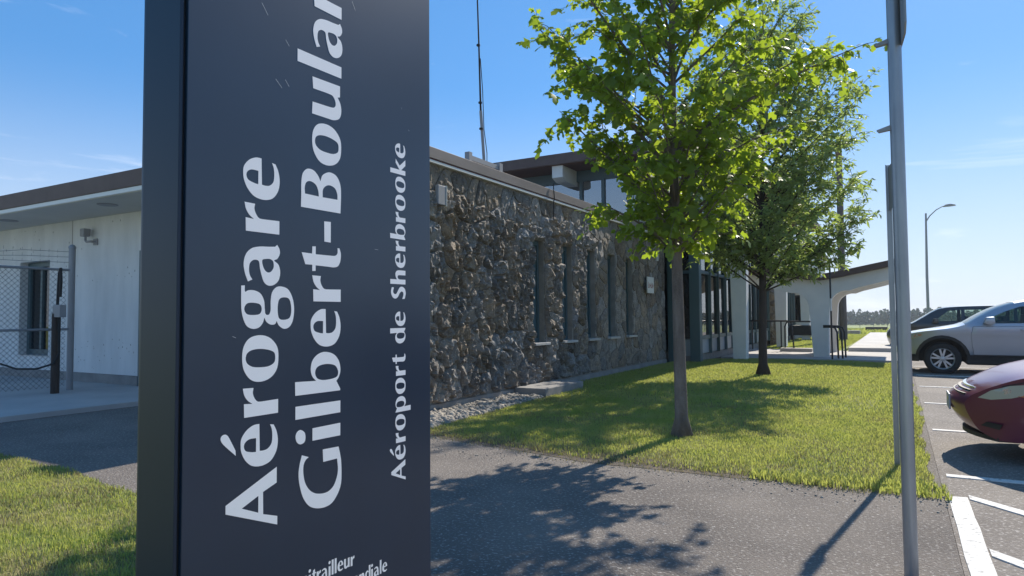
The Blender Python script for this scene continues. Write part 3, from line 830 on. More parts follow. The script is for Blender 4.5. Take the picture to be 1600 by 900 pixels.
# street front
NB = 20; SP = 0.97
p0 = None; m0 = None; q0 = None
hb(MB().box(0.56, 0.82, 10.80, 11.06, 0.0, 5.50), "corner_post", M['teal'])
for k in range(1, NB):
    y = 11.0 + SP * k
    if m0 is None: m0 = hb(MB().box(HX - 0.02, HX + 0.10, -0.03, 0.03, 0.2, 5.5), "mullion", M['teal'])
    else: m0 = link(m0.copy(), hall)
    m0.location = (0, y - HY0, 0)
for k in range(NB):
    y0_, y1_ = 11.0 + SP * k + 0.031, 11.0 + SP * (k + 1) - 0.031
    if p0 is None:
        p0 = hb(MB().box(HX + 0.01, HX + 0.022, 0, SP - 0.062, 0.70, 2.36), "pane", M['glass'])
        u0_ = hb(MB().box(HX + 0.01, HX + 0.022, 0, SP - 0.062, 2.44, 5.49), "pane", M['glass'])
        q0 = hb(MB().box(HX + 0.0, HX + 0.02, 0, SP - 0.062, 0.22, 0.60), "panel", M['grey_panel'])
    else:
        p0 = link(p0.copy(), hall); u0_ = link(u0_.copy(), hall); q0 = link(q0.copy(), hall)
    for o in (p0, u0_, q0): o.location = (0, y0_ - HY0, 0)
hb(MB().box(HX - 0.01, HX + 0.07, 11.062, HY1, 2.361, 2.439), "transom", M['teal'])
hb(MB().box(HX - 0.01, HX + 0.07, 11.062, HY1, 0.601, 0.699), "transom", M['teal'])
c0 = None
for y in (12.42, 20.05, 27.68):
    if c0 is None:
        c0 = hb(MB().prism([(1.35, 0.0), (1.70, 0.0), (1.80, 5.5), (1.26, 5.5)], -0.17, 0.17, 'y'), "column", M['col_conc'], bevel=0.012)
    else: c0 = link(c0.copy(), hall)
    c0.location = (0, y - HY0, 0)
# interior counter seen dimly through the glass
hb(MB().box(-4.0, -3.0, 14, 22, 0.23, 1.3), "counter", M['bark_dark'], bevel=0.02)
# stone pier past the second column
pier = empty("stone_pier", (0.98, 22.2, 0), "tall stone clad pier beyond the second concrete column", "pier")
pc = MB().box(-0.13, 0.22, -0.5, 0.5, 0, 4.6).build("core", M['mortar'], pier)
for k, c in enumerate(voronoi(-0.13, 0.22, 0.02, 4.6, 2, 15, rs)):
    stone(c, 0.09, 0.8, 1300 + k, lambda x, z, h: (x, -0.5 - h, z), pc)
# far wing
fw = empty("far_wing", (0, 31.2, 0), "pale far wing with a dark framed window seen under the canopy", "building")
def fwb(mb, name, m, parent=None, **k):
    o = mb.build(name, m, parent or fw, **k)
    if parent is None: o.location = (0, -31.2, 0)
    return o
fwb(MB().box(-7, 0.30, 31.2, 40, -0.05, 4.6).box(1.02, 1.40, 31.2, 40, -0.05, 4.6).box(0.30, 1.02, 31.2, 40, 2.25, 4.6).box(0.30, 1.02, 31.2, 40, -0.05, 0.85), "wall", M['col_conc'])
w = fwb(MB().box(0.30, 0.36, 31.22, 31.32, 0.85, 2.25).box(0.96, 1.02, 31.22, 31.32, 0.85, 2.25).box(0.36, 0.96, 31.22, 31.32, 2.18, 2.25).box(0.36, 0.96, 31.22, 31.32, 0.85, 0.92), "window", M['sign_dark'])
MB().box(0.36, 0.96, 31.27, 31.28, 0.92, 2.18).build("pane", M['dark_glass'], w)
fwb(MB().box(-0.1, 1.5, 30.9, 31.19, 2.52, 2.62), "window_hood", M['fascia'])
fwb(MB().box(-7.2, 1.6, 31.05, 40.2, 4.6, 4.9), "roof", M['fascia'])
o = MB().box(0.75, 2.0, 27.4, 28.2, 0.25, 0.72).box(0.85, 0.95, 27.5, 28.1, 0.0, 0.25).box(1.8, 1.9, 27.5, 28.1, 0.0, 0.25).build("bench", M['sign_dark'], bevel=0.02); tag(o, "low dark bench on the lawn under the far wing's window", "bench")

# ================================================================== ENTRANCE CANOPY
can = empty("entrance_canopy", (3.43, 13.7, 0.05), "pale concrete butterfly canopy with brown edge on flaring columns", "canopy")
def cbd(mb, name, m, parent=None, **k):
    o = mb.build(name, m, parent or can, **k)
    if parent is None: o.location = (-3.43, -13.7, -0.05)
    return o
top = [(1.35, 2.62), (2.06, 2.53), (2.8, 2.43), (3.45, 2.36), (4.0, 2.44), (4.7, 2.58), (5.42, 2.72)]
def arc(cx, cz, r, a0, a1, n=6): return [(cx + r * cos(radians(a0 + (a1 - a0) * k / n)), cz + r * sin(radians(a0 + (a1 - a0) * k / n))) for k in range(n + 1)]
under = [(5.36, 2.20), (4.9, 2.08), (4.4, 1.96)] + arc(4.12, 1.46, 0.43, 80, 180, 7) + [(3.655, 0.9), (3.63, 0.04), (3.24, 0.04), (3.19, 0.9)] + arc(2.72, 1.42, 0.44, 0, 96, 7)[0:] + [(2.1, 2.02), (1.45, 2.16)]
beam_poly = [(x, z - 0.17) for x, z in top] + under
f1 = cbd(MB().prism(beam_poly, 13.70, 14.02, 'y'), "frame", M['col_conc'], bevel=0.012)
f2 = link(f1.copy(), can); f2.location = (-3.43, -13.7 + 2.86, -0.05)
roofp = [(x, z) for x, z in top] + [(x, z - 0.165) for x, z in reversed(top)]
cbd(MB().prism(roofp, 13.52, 17.25, 'y'), "roof_slab", M['fascia'], bevel=0.006)
cbd(MB().prism([(x, z - 0.168) for x, z in top] + [(x, z - 0.20) for x, z in reversed(top)], 14.03, 16.55, 'y'), "soffit", M['col_conc'])
MB2 = MB().lathe([(0.0, -0.05), (0.045, -0.04), (0.05, 0.0), (0.045, 0.03), (0, 0.04)], (3.50, 13.47, 2.30), 'y', 12)
cbd(MB2, "lamp", M['white_trim'])

# handrails
hr = empty("handrail", (0.9, 17.1, 0.05), "black pipe handrail on the entrance ramp between the columns", "handrail")
MB().tube([(0.0, 0.3, 0.98), (0.6, 0.0, 0.98), (1.30, -0.6, 0.98)], 0.026, 8).build("top_rail", M['black_pipe'], hr)
for (x, y) in ((0.05, 0.25), (1.08, -0.42)): MB().tube([(x, y, 0), (x, y, 0.97)], 0.022, 8).build("post", M['black_pipe'], hr)
MB().tube([(1.40, -0.62, 0.97), (1.28, -0.62, 0.93), (1.22, -0.60, 0.80), (1.22, -0.60, 0.0)], 0.024, 8).build("post", M['black_pipe'], hr, smooth=True)
MB().tube([(1.42, -0.70, 0.97), (1.46, -0.70, 0.6), (1.50, -0.70, 0.0)], 0.024, 8).build("post", M['black_pipe'], hr)
MB().tube([(1.42, -0.70, 0.97), (2.3, -2.0, 0.97), (2.6, -2.6, 0.97)], 0.026, 8).build("top_rail", M['black_pipe'], hr)
hr2 = empty("handrail", (3.70, 13.1, 0.05), "cluster of bent black pipe handrails beside the canopy column", "handrail")
for dx, dy in ((0.0, 0.0), (0.10, 0.05), (0.14, 0.6)):
    MB().tube([(-0.10 + dx, dy + 0.02, 0.86), (0.05 + dx, dy, 0.86), (0.15 + dx, dy, 0.82), (0.20 + dx, dy, 0.70), (0.215 + dx, dy, 0.0)], 0.024, 8).build("rail", M['black_pipe'], hr2, smooth=True)
MB().box(-0.14, 0.10, -0.03, 0.05, 0.82, 0.90).build("clamp", M['black_pipe'], hr2)

# thin flag staff in front of the canopy
o = empty("marker_staff", (3.79, 12.80, 0.0), "thin dark staff with a white band in front of the canopy column", "staff")
MB().tube([(0, 0, 0), (-0.005, 0, 2.62)], 0.022, 8).build("staff", M['black_pipe'], o)
MB().tube([(-0.005, 0, 1.33), (-0.005, 0, 1.66)], 0.0245, 8).build("white_band", M['white_trim'], o)

# utility pole and street lamp
o = empty("utility_pole", (3.10, 28.07, 0), "tall weathered wooden utility pole behind the entrance canopy", "utility pole")
MB().tube([(0, 0, -0.1), (0, 0, 2.6), (0.02, 0, 9.4)], [0.17, 0.16, 0.13], 12).build("pole", M['wood_pole'], o, smooth=True)
MB().tube([(-0.17, -0.05, 0.1), (-0.17, -0.05, 2.4)], 0.03, 8).build("conduit", M['galv_dull'], o)
MB().box(-0.09, 0.13, -0.9, 0.9, 8.7, 8.82).build("crossarm", M['wood_pole'], o)
sl = empty("street_lamp", (7.24, 50.0, -0.05), "street lamp with curved arm standing beyond the parked cars", "street lamp")
MB().tube([(0, 0, 0), (0.0, 0, 4), (0.06, 0, 8.55)], [0.105, 0.09, 0.06], 10).build("pole", M['galv_dull'], sl, smooth=True)
MB().tube([(0.055, 0, 7.95), (0.30, 0, 8.35), (0.7, 0, 8.75), (1.1, 0, 8.97), (1.25, 0, 9.0)], [0.045, 0.04, 0.035, 0.03, 0.03], 8).build("arm", M['galv_dull'], sl, smooth=True)
MB().prism([(1.12, 8.92), (1.25, 9.07), (1.55, 9.11), (1.85, 9.03), (1.9, 8.96), (1.6, 8.93)], -0.13, 0.13, 'y').build("lamp_head", M['galv_dull'], sl, bevel=0.02)

# ================================================================== SIGN POSTS
bp_ = empty("sign_post", (5.343, -3.09, 0), "thick galvanised pole nearest the camera with a sign plate seen edge on", "sign post", "sign posts by the parking lot")
MB().tube([(0, 0, -0.1), (0, 0, 3.6)], 0.0305, 24).build("pole", M['galv'], bp_, smooth=True)
MB().prism([(-0.2, 2.60), (-0.16, 2.56), (0.16, 2.56), (0.2, 2.60), (0.2, 3.2), (-0.2, 3.2)], 0.026, 0.034, 'x').build("sign_plate", M['galv_dull'], bp_).rotation_euler = (0, 0, radians(5))
for z_ in (2.155, 2.585):
    MB().prism([(-0.06, 0.0), (0.0, 0.018), (0.0, -0.006), (-0.05, -0.012)], -0.012, 0.012, 'y').build("bracket", M['galv_dull'], bp_).location = (-0.028, 0, z_)
tp = empty("sign_post", (5.285, -0.52, 0), "slim galvanised channel post at the lawn's front corner with edge on sign", "sign post", "sign posts by the parking lot")
MB().prism([(-0.021, -0.012), (-0.014, -0.012), (-0.014, 0.008), (0.014, 0.008), (0.014, -0.012), (0.021, -0.012), (0.021, 0.014), (-0.021, 0.014)], 0.0, 2.48, 'z').build("channel", M['galv'], tp)
MB().prism([(-0.15, 2.10), (0.15, 2.10), (0.15, 2.46), (-0.15, 2.46)], 0.0, 0.003, 'x').build("sign_plate", M['galv_dull'], tp).rotation_euler = (0, 0, radians(8))

# ================================================================== far fence and woods
ff = empty("field_fence", (0, 62, -0.35), "low wire fence crossing the pale field in the distance", "fence")
for k in range(28): MB().tube([(-12 + k * 1.1, 0, -0.05), (-12 + k * 1.1, 0, 0.75)], 0.022, 5).build("post", M['galv_dull'], ff)
for z_ in (0.25, 0.5, 0.73): MB().tube([(-12, 0, z_), (18, 0, z_)], 0.008, 4).build("wire", M['galv_dull'], ff)
def woods():
    r = np.random.default_rng(12)
    tv = np.array([(-.5, 0, -.5), (.5, 0, -.5), (.55, 0.1, .4), (-.45, -.1, .5)]); tf = np.array([[0, 1, 2, 3]])
    P = []; S = []
    for ring, (D, hh) in enumerate(((300, 7.5), (330, 8.6), (370, 9.8))):
        a = -20.0
        while a < 75:
            a += r.uniform(0.18, 0.42)
            t = radians(a)
            h = hh * 0.74 * (0.75 + 0.3 * abs(noise.noise(Vector((a * 0.25, ring, 0))))) * r.uniform(0.75, 1.22)
            conif = r.random() < 0.35
            cx, cy = 5.3 + sin(t) * D, -6.8 + cos(t) * D
            n = 64
            z = r.uniform(0.06, 1.0, n)
            rad = (1 - z) * 0.24 * h + 0.15 if conif else np.sqrt(np.clip(1 - ((z - .52) / .5) ** 2, .02, 1)) * h * 0.30
            th = r.uniform(0, 2 * pi, n)
            P.append(np.stack([cx + np.cos(th) * rad, cy + np.sin(th) * rad, z * h - 3.4], 1)); S.append(r.uniform(0.6, 1.3, n) * (0.7 if conif else 1.0))
    P = np.concatenate(P); S = np.concatenate(S); n = len(P)
    rot = frames(r.normal(size=(n, 3)), r.normal(size=(n, 3)))
    v, f = scatter(tv, tf, P, rot, S)
    o = arrays_mesh("woods", v, f, M['wood_leaf']); tag(o, kind='stuff')
woods()
# ================================================================== THE SIGN
G={
 'A':[[(92,166,1),(162,3,1),(118,3,1),(102,49,1),(41,48,1),(24,0,1),(0,0,1),(70,166,1)],[(73,117,1),(95,64,1),(49,64,1)]],
 'e':[[(115,63,1),(114,82),(103,104),(83,120),(62,122),(45,119),(24,108),(7,90),(0,69),(0,45),(9,22),(32,5),(61,0),(88,5),(107,15,1),(109,27,1),(95,21),(74,19),(55,22),(43,34),(40,48),(41,61,1)],[(78,73,1),(40,73,1),(42,88),(48,106),(60,112),(71,108),(78,95)]],
 'acc':[[(50,46),(59,42),(61,32),(54,23),(14,1,1),(0,0,1),(36,38)]],
 'i':[[(38,113,1),(39,0,1),(0,0,1),(1,113,1)]],
 'dot':[[(42,19),(33,4),(18,0),(4,4),(0,19),(8,32),(24,37),(37,32)]],
 'G':[[(173,159,1),(144,168),(116,171),(84,166),(47,153),(19,131),(5,103),(0,69),(6,40),(27,17),(54,3),(89,0),(129,2),(153,7),(174,13,1),(176,78,1),(138,76,1),(138,19,1),(105,15),(80,20),(55,35),(43,61),(47,98),(62,126),(87,145),(116,153),(141,153),(156,145),(163,133,1)]],
 'r':[[(0,112,1),(37,113,1),(35,86,1),(45,101),(60,112),(79,117,1),(78,83,1),(64,85),(49,79),(39,68),(38,46,1),(39,0,1),(0,0,1)]],
 'o':[[(129,62),(122,96),(100,115),(68,120),(35,114),(8,92),(0,61),(8,28),(30,6),(63,0),(95,5),(120,29)],[(91,62),(89,88),(81,104),(67,109),(53,104),(43,87),(40,62),(41,34),(50,15),(64,11),(79,15),(87,34)]],
 'g':[[(120,180,1),(121,169,1),(104,168),(108,157),(108,138),(100,118),(81,106),(57,103),(44,101),(40,94),(43,87),(55,83),(79,83),(103,79),(118,66),(122,48),(115,23),(90,6),(58,0),(25,4),(6,16),(0,35),(9,53),(23,62,1),(14,68),(13,83),(21,97),(33,104,1),(17,110),(5,123),(2,142),(10,161),(31,173),(59,179)],[(74,143),(71,162),(57,170),(43,162),(40,142),(43,120),(57,113),(70,120)],[(91,36),(84,54),(58,59),(31,54),(26,35),(33,15),(58,10),(85,17)]],
 'b':[[(41,180,1),(38,100,1),(53,115),(74,121),(99,115),(117,95),(124,65),(115,29),(93,7),(65,0),(44,6),(31,17,1),(6,1,1),(0,1,1),(1,179,1)],[(62,104),(78,97),(85,78),(86,50),(79,22),(61,10),(45,14),(39,36),(38,71),(45,95)]],
 'l':[[(38,178,1),(37,0,1),(0,0,1),(0,178,1)]],
 't':[[(54,158,1),(53,118,1),(75,117,1),(76,104,1),(52,104,1),(52,51),(53,24),(62,14),(78,14,1),(78,6,1),(61,0),(38,2),(21,12),(16,30),(17,57),(18,104,1),(1,104,1),(0,117,1),(19,117,1),(19,144,1)]],
 '-':[[(64,27,1),(65,0,1),(0,0,1),(1,26,1)]],
 'B':[[(0,162,1),(38,161),(72,161),(99,157),(114,146),(120,133),(118,113),(105,96),(89,86,1),(108,79),(120,62),(124,44),(117,20),(94,4),(63,0),(0,2,1)],[(42,147,1),(62,148),(78,141),(83,124),(75,104),(59,95),(41,92,1)],[(41,77,1),(65,76),(78,64),(83,47),(77,26),(60,16),(42,15,1)]],
 'a':[[(15,94,1),(9,108,1),(33,118),(59,122),(84,115),(101,97),(108,71),(110,41),(112,18,1),(118,11,1),(106,3),(92,2),(78,10),(72,21),(61,6),(40,0),(17,5),(3,21),(0,40),(9,55),(27,63),(47,69),(65,72),(70,79),(69,91),(60,102),(43,105),(27,102)],[(70,62),(49,57),(38,46),(39,33),(52,23),(68,24),(75,33),(75,48)]],
 'u':[[(115,120,1),(117,6,1),(81,6,1),(78,16,1),(60,4),(35,0),(12,8),(1,31),(0,57),(0,121,1),(37,119,1),(39,42),(43,29),(54,24),(69,29),(79,42),(79,117,1)]],
}
G['n'] = [[(0,0,1),(39,0,1),(39,70),(46,88),(59,93),(69,88),(73,74),(74,0,1),(112,0,1),(112,80),(104,106),(85,119),(62,116),(45,107),(36,95,1),(36,116,1),(0,113,1)]]
G['h'] = [[(0,0,1),(39,0,1),(39,70),(46,88),(59,93),(69,88),(73,74),(74,0,1),(112,0,1),(112,80),(104,106),(85,119),(62,116),(48,109),(38,98,1),(38,178,1),(0,178,1)]]
G['m'] = [[(0,0,1),(39,0,1),(39,70),(46,88),(59,93),(69,88),(73,74),(74,0,1),(110,0,1),(110,70),(117,88),(130,93),(140,88),(144,74),(145,0,1),(183,0,1),(183,80),(175,106),(156,119),(133,116),(110,100,1),(95,116),(75,119),(56,114),(36,96,1),(36,116,1),(0,113,1)]]
G['d'] = [[(123 - p[0],) + tuple(p[1:]) for p in c] for c in G['b']]
G['p'] = [[(p[0], 118 - p[1]) + tuple(p[2:]) for p in c] for c in G['b']]
G['k'] = [[(0,0,1),(38,0,1),(38,50,1),(82,0,1),(130,0,1),(72,68,1),(120,116,1),(88,116,1),(38,70,1),(38,178,1),(0,178,1)]]
G['S'] = [[(8,10,1),(30,2),(58,-3),(90,8),(106,36),(102,64),(78,86),(52,104),(44,122),(52,140),(70,146),(98,136,1),(100,160,1),(70,170),(38,164),(14,142),(10,112),(26,88),(52,70),(66,52),(66,36),(56,25),(36,25),(8,38,1)]]
DY = {'g': -55, 'G': -6, 'a': -4, 'p': 0}
ADV = {'A': 168, 'e': 132, 'r': 90, 'o': 144, 'g': 134, 'a': 138, 'G': 190, 'i': 60, 'l': 58, 'b': 136, 't': 86, 'B': 140, 'u': 138, 'n': 130, 'h': 130, 'm': 200, 'd': 136, 'p': 138, 'k': 134, 'S': 122, '-': 80, ' ': 70}
def smooth_contour(c, n=5):
    out = []; N = len(c)
    cor = [len(p) > 2 for p in c]
    for i in range(N):
        p0, p1, p2, p3 = (Vector(c[(i + k) % N][:2]) for k in (-1, 0, 1, 2))
        out.append(p1)
        if cor[i] and cor[(i + 1) % N]: continue
        t1 = (p2 - p0) / 2; t2 = (p3 - p1) / 2
        if cor[i]: t1 = (p2 - p1) - 0.0 * t2
        if cor[(i + 1) % N]: t2 = (p2 - p1)
        L = (p2 - p1).length
        for t in (t1, t2):
            if t.length > L * 1.1: t *= L * 1.1 / t.length
        for k in range(1, n):
            s = k / n
            out.append((2 * s**3 - 3 * s**2 + 1) * p1 + (s**3 - 2 * s**2 + s) * t1 + (-2 * s**3 + 3 * s**2) * p2 + (s**3 - s**2) * t2)
    return out
def glyph_mesh(parts, to3, depth=0.0003):
    """parts: list of (contours, du, dv, scale_u, scale_v); to3(u, v, h) maps the layout plane into the sign's frame"""
    V = []; Fc = []
    for cs, du, dv, su, sv in parts:
        loops = [[Vector((p.x * su + du, p.y * sv + dv, 0)) for p in smooth_contour(c)] for c in cs]
        flat = [p for lp in loops for p in lp]
        i0 = len(V)
        V += [to3(p.x, p.y, depth) for p in flat]
        for t in tessellate_polygon(loops): Fc.append(tuple(i0 + k for k in t))
        j0 = len(V)
        V += [to3(p.x, p.y, -0.0001) for p in flat]
        o = 0
        for lp in loops:
            n = len(lp)
            for k in range(n):
                a, b_ = o + k, o + (k + 1) % n
                Fc.append((i0 + a, i0 + b_, j0 + b_, j0 + a))
            o += n
    me = bpy.data.meshes.new("letter")
    me.from_pydata(V, [], Fc)
    bm = bmesh.new(); bm.from_mesh(me); bmesh.ops.recalc_face_normals(bm, faces=bm.faces); bm.to_mesh(me); bm.free()
    return me
S_ANG = radians(1.153)
sign = empty("airport_sign", (3.778, -5.814, 0), "tall navy pylon sign with large pale lettering reading upwards", "sign", rotz=-S_ANG)
# sign frame: y along the face from the near left corner, x out of the face, z up
SW, SD, SH = 1.003, 0.178, 3.05
MB().box(-SD + 0.012, -0.012, 0.012, SW - 0.012, 0.0, SH - 0.01).build("core", M['sign_dark'], sign)
MB().box(-0.013, 0.0, 0.017, SW, 0.10, SH).build("front_panel", M['signnavy'], sign, bevel=0.002)
MB().box(-SD, -SD + 0.013, 0.006, SW, 0.10, SH).build("back_panel", M['signnavy'], sign, bevel=0.002)
MB().box(-SD + 0.016, -0.006, 0.0, 0.010, 0.10, SH).build("end_panel", M['sign_end'], sign, bevel=0.002)
MB().box(-SD + 0.02, -0.02, SW - 0.010, SW - 0.001, 0.10, SH).build("end_panel", M['sign_end'], sign, bevel=0.002)
MB().box(-SD - 0.002, 0.002, -0.001, SW + 0.002, SH, SH + 0.012).build("top_cap", M['sign_end'], sign)
MB().box(-SD - 0.12, 0.12, -0.12, SW + 0.12, -0.05, 0.035).build("footing", M['concrete'], sign, bevel=0.01)
LM = {}
def letter(ch, z, sbase, name="letter"):
    if ch not in LM: LM[ch] = glyph_mesh([(G[ch], 0, DY.get(ch, 0), .001, .001)] + ([(G['dot'], -2, 140, .001, .001)] if ch == 'i' else []) + ([(G['acc'], 41, 137, .001, .001)] if ch == 'é' else []) if ch != 'é' else [(G['e'], 0, 0, .001, .001), (G['acc'], .041, .137, .001, .001)], lambda u, v, h: (h, -v, u))
    if ch == 'i' and 'i_ok' not in LM:
        LM['i_ok'] = 1; LM['i'] = glyph_mesh([(G['i'], 0, 0, .001, .001), (G['dot'], -.002, .140, .001, .001)], lambda u, v, h: (h, -v, u))
    if DY.get(ch, 0) and ('d' + ch) not in LM:
        LM['d' + ch] = 1; LM[ch] = glyph_mesh([(G[ch], 0, DY[ch] / 1000, .001, .001)], lambda u, v, h: (h, -v, u))
    o = mesh_obj(name, LM[ch], M['vinyl'], sign)
    o.location = (0.0002, sbase, z)
    return o
for ch, z in zip("Aérogare", (.667, .843, .981, 1.074, 1.219, 1.342, 1.490, 1.584)): letter(ch, z, 0.3055)
for ch, z in zip("Gilbert-Boulanger", (.672, .880, .952, 1.021, 1.162, 1.300, 1.392, 1.485, 1.582, 1.726, 1.875, 2.019, 2.078, 2.212, 2.345, 2.475, 2.610)):
    o = letter(ch, z, 0.546 if ch != '-' else 0.503)
def text_parts(txt, su, sv, track=0.0):
    x = 0.0; parts = []
    for ch in txt:
        base = 'e' if ch == 'é' else ch
        if ch != ' ':
            parts.append((G[base], x, DY.get(base, 0) * sv, su, sv))
            if ch == 'i': parts.append((G['dot'], x - 2 * su, 140 * sv, su, sv))
            if ch == 'é': parts.append((G['acc'], x + 41 * su, 137 * sv, su, sv))
        x += (ADV[base] + track) * su
    return parts, x
# vertical sub-line, one child per word, fitted to its measured length
full, L = text_parts("Aéroport de Sherbrooke", .00045, .00045, 4)
k = 1.198 / (L - 12 * .00045)
su = .00045 * k
z = 0.676
for wd in ("Aéroport", "de", "Sherbrooke"):
    parts, L = text_parts(wd, su, .00045, 4)
    me = glyph_mesh(parts, lambda u, v, h: (h, -v, u))
    o = mesh_obj("lettering", me, M['vinyl'], sign); o.location = (0.0002, 0.8605, z)
    z += L + (ADV[' '] + 4) * su
for wd, send, zb in (("mitrailleur", 0.612, 0.4585), ("mondiale", 0.768, 0.390)):
    parts, L = text_parts(wd, .000205, .000255, 2)
    me = glyph_mesh(parts, lambda u, v, h: (h, u, v))
    o = mesh_obj("lettering", me, M['vinyl'], sign); o.location = (0.0002, send - L, zb)
b = MB()
for (y, z, l, a) in ((0.25, 2.13, .035, .9), (0.33, 2.06, .02, .8), (0.33, 1.94, .022, .8), (0.60, 2.28, .03, 1.0), (0.30, 1.93, .03, .7), (0.71, 1.48, .018, 0.0), (0.16, 1.20, .012, .3), (0.88, 1.93, .006, .5), (.84, 2.0, .006, 1.2), (0.17, 0.55, .004, 1)):
    dy, dz = cos(a) * l / 2, -sin(a) * l / 2
    b.quad((0.0007, y - dy, z - dz), (0.0007, y - dy + .0006, z - dz + .0008), (0.0007, y + dy, z + dz), (0.0007, y + dy - .0006, z + dz - .0008))
o = b.build("scratches", M['scratch'], sign, fix=False); o['kind'] = 'stuff'

# ================================================================== TREES
def bez(p0, p1, p2, n):
    return [p0 * (1 - t) ** 2 + p1 * 2 * t * (1 - t) + p2 * t * t for t in [k / n for k in range(n + 1)]]
LAT, DEP = Vector((0.866, 0.5, 0)), Vector((-0.5, 0.866, 0))
MAPLE_V = np.array([(0, 0, 0), (-.30, .22, .02), (-.52, .42, -.07), (-.20, .48, .03), (-.30, .78, -.05), (0, 1.0, -.14), (.30, .78, -.05), (.20, .48, .03), (.52, .42, -.07), (.30, .22, .02)])
MAPLE_F = np.array([(0, 1, 3), (1, 2, 3), (3, 4, 5), (0, 3, 7), (3, 5, 7), (5, 6, 7), (7, 8, 9), (0, 7, 9)])
ASH_V = np.array([(0, 0, 0), (-.15, .3, .05), (-.12, .65, .03), (0, 1, -.12), (.12, .65, .03), (.15, .3, .05), (0, .45, -.02)])
ASH_F = np.array([(0, 6, 1), (1, 6, 2), (2, 6, 3), (3, 6, 4), (4, 6, 5), (5, 6, 0)])
def tree(name, base, label, group, trunk_pts, trunk_r, branches, leafv, leaff, leafm, barkm, lsize, ldens, twig_n, twig_len, droop, seed):
    rnd = random.Random(seed); r = np.random.default_rng(seed)
    root = empty(name, base, label, "tree", group)
    tb = MB()
    tb.tube(trunk_pts, trunk_r, 12)
    # root flare
    tr = tb.build("trunk", barkm, root, smooth='full')
    for v in tr.data.vertices:
        k = max(0, 1 - v.co.z / 0.16)
        a = math.atan2(v.co.y, v.co.x)
        v.co.x *= 1 + 0.30 * k * k * (1 + .4 * sin(a * 4)); v.co.y *= 1 + 0.30 * k * k * (1 + .4 * sin(a * 4 + 1))
    lb = MB(); pos = []; dirs = []
    def trunk_at(z):
        for p, q in zip(trunk_pts[:-1], trunk_pts[1:]):
            if p[2] <= z <= q[2]:
                t = (z - p[2]) / (q[2] - p[2]); return Vector(p).lerp(Vector(q), t)
        return Vector(trunk_pts[-1])
    for (z0, end, r0) in branches:
        p0 = trunk_at(z0); e = Vector(end)
        mid = p0.lerp(e, 0.5) + Vector((rnd.uniform(-.1, .1), rnd.uniform(-.1, .1), rnd.uniform(-.05, .16)))
        pts = bez(p0, mid, e, 7)
        lb.tube(pts, [r0 * (1 - 0.85 * k / 7) for k in range(8)], 6, cap=False)
        L = (e - p0).length
        nt = max(3, int(twig_n * L))
        for k in range(nt):
            t = 0.22 + 0.78 * (k + rnd.random()) / nt
            i = min(6, int(t * 7)); q = pts[i].lerp(pts[i + 1], t * 7 - i)
            ax = (pts[i + 1] - pts[i]).normalized()
            d = (ax * rnd.uniform(0.2, 1.0) + Vector((rnd.gauss(0, 1), rnd.gauss(0, 1), rnd.gauss(0.1, .6))).normalized() * 0.9).normalized()
            tl = twig_len * rnd.uniform(0.5, 1.2)
            e2 = q + d * tl + Vector((0, 0, -droop * tl * rnd.random()))
            tw = bez(q, q + d * tl * .5, e2, 3)
            lb.tube(tw, [0.006, 0.004, 0.003, 0.002], 3, cap=False)
            m = max(2, int(ldens * tl))
            for j in range(m):
                s = (j + rnd.random()) / m
                u = min(2, int(s * 3)); pp = tw[u].lerp(tw[u + 1], s * 3 - u)
                pos.append(pp + Vector((rnd.gauss(0, .018), rnd.gauss(0, .018), rnd.gauss(0, .018))))
                out = (d * 0.5 + Vector((rnd.gauss(0, .8), rnd.gauss(0, .8), -droop * 1.1 + rnd.gauss(0, .45)))).normalized()
                dirs.append(out)
    lb.build("limbs", barkm, tr, smooth='full', fix=False)
    P = np.array([p[:] for p in pos]); D = np.array([d[:] for d in dirs]); n = len(P)
    nrm = np.stack([r.normal(0, .65, n), r.normal(0, .65, n), np.full(n, 0.8)], 1)
    rot = frames(nrm, D)
    sz = lsize * np.exp(r.normal(0, .30, n))
    v, f = scatter(leafv, leaff, P, rot, sz)
    cr = arrays_mesh("crown", v, f, leafm, root); cr['kind'] = 'stuff'
    print(name, "leaves", n)
    return root

rt = random.Random(21)
def rel(lat, dep, z): return tuple(LAT * lat + DEP * dep + Vector((0, 0, z)))
br = [(2.7, rel(-1.50, 0.0, 4.35), .030), (2.2, rel(-1.22, .05, 3.42), .024), (1.95, rel(-0.85, -.1, 2.42), .018), (2.0, rel(0.62, 0.0, 2.12), .018),
      (3.0, rel(2.0, 0.15, 4.12), .028), (2.6, rel(1.25, .3, 3.3), .022), (3.4, rel(-1.25, -.2, 5.0), .025), (2.2, rel(.95, -.2, 2.7), .018), (2.0, rel(-.35, -.5, 2.2), .016), (2.0, rel(.2, .6, 2.2), .016),
      (2.9, rel(-1.05, .2, 3.75), .02), (2.4, rel(-.65, .3, 2.95), .018), (3.2, rel(1.5, -.1, 4.0), .02)]
for k in range(70):
    t = (k + rt.random()) / 70
    z = 2.2 + 3.9 * t
    R = (0.55 + 0.9 * sin(pi * min(1, t * 1.05) ** 0.8)) * rt.uniform(.5, 1.0)
    a = k * 2.4 + rt.uniform(-.4, .4)
    lat = cos(a) * R * ((1.0 if z > 3.6 else .72) if cos(a) < 0 else .80); dep = sin(a) * R * .95
    br.append((max(1.85, z - 0.35 - R * 0.45), rel(lat, dep, z + rt.uniform(-.1, .15)), .016))
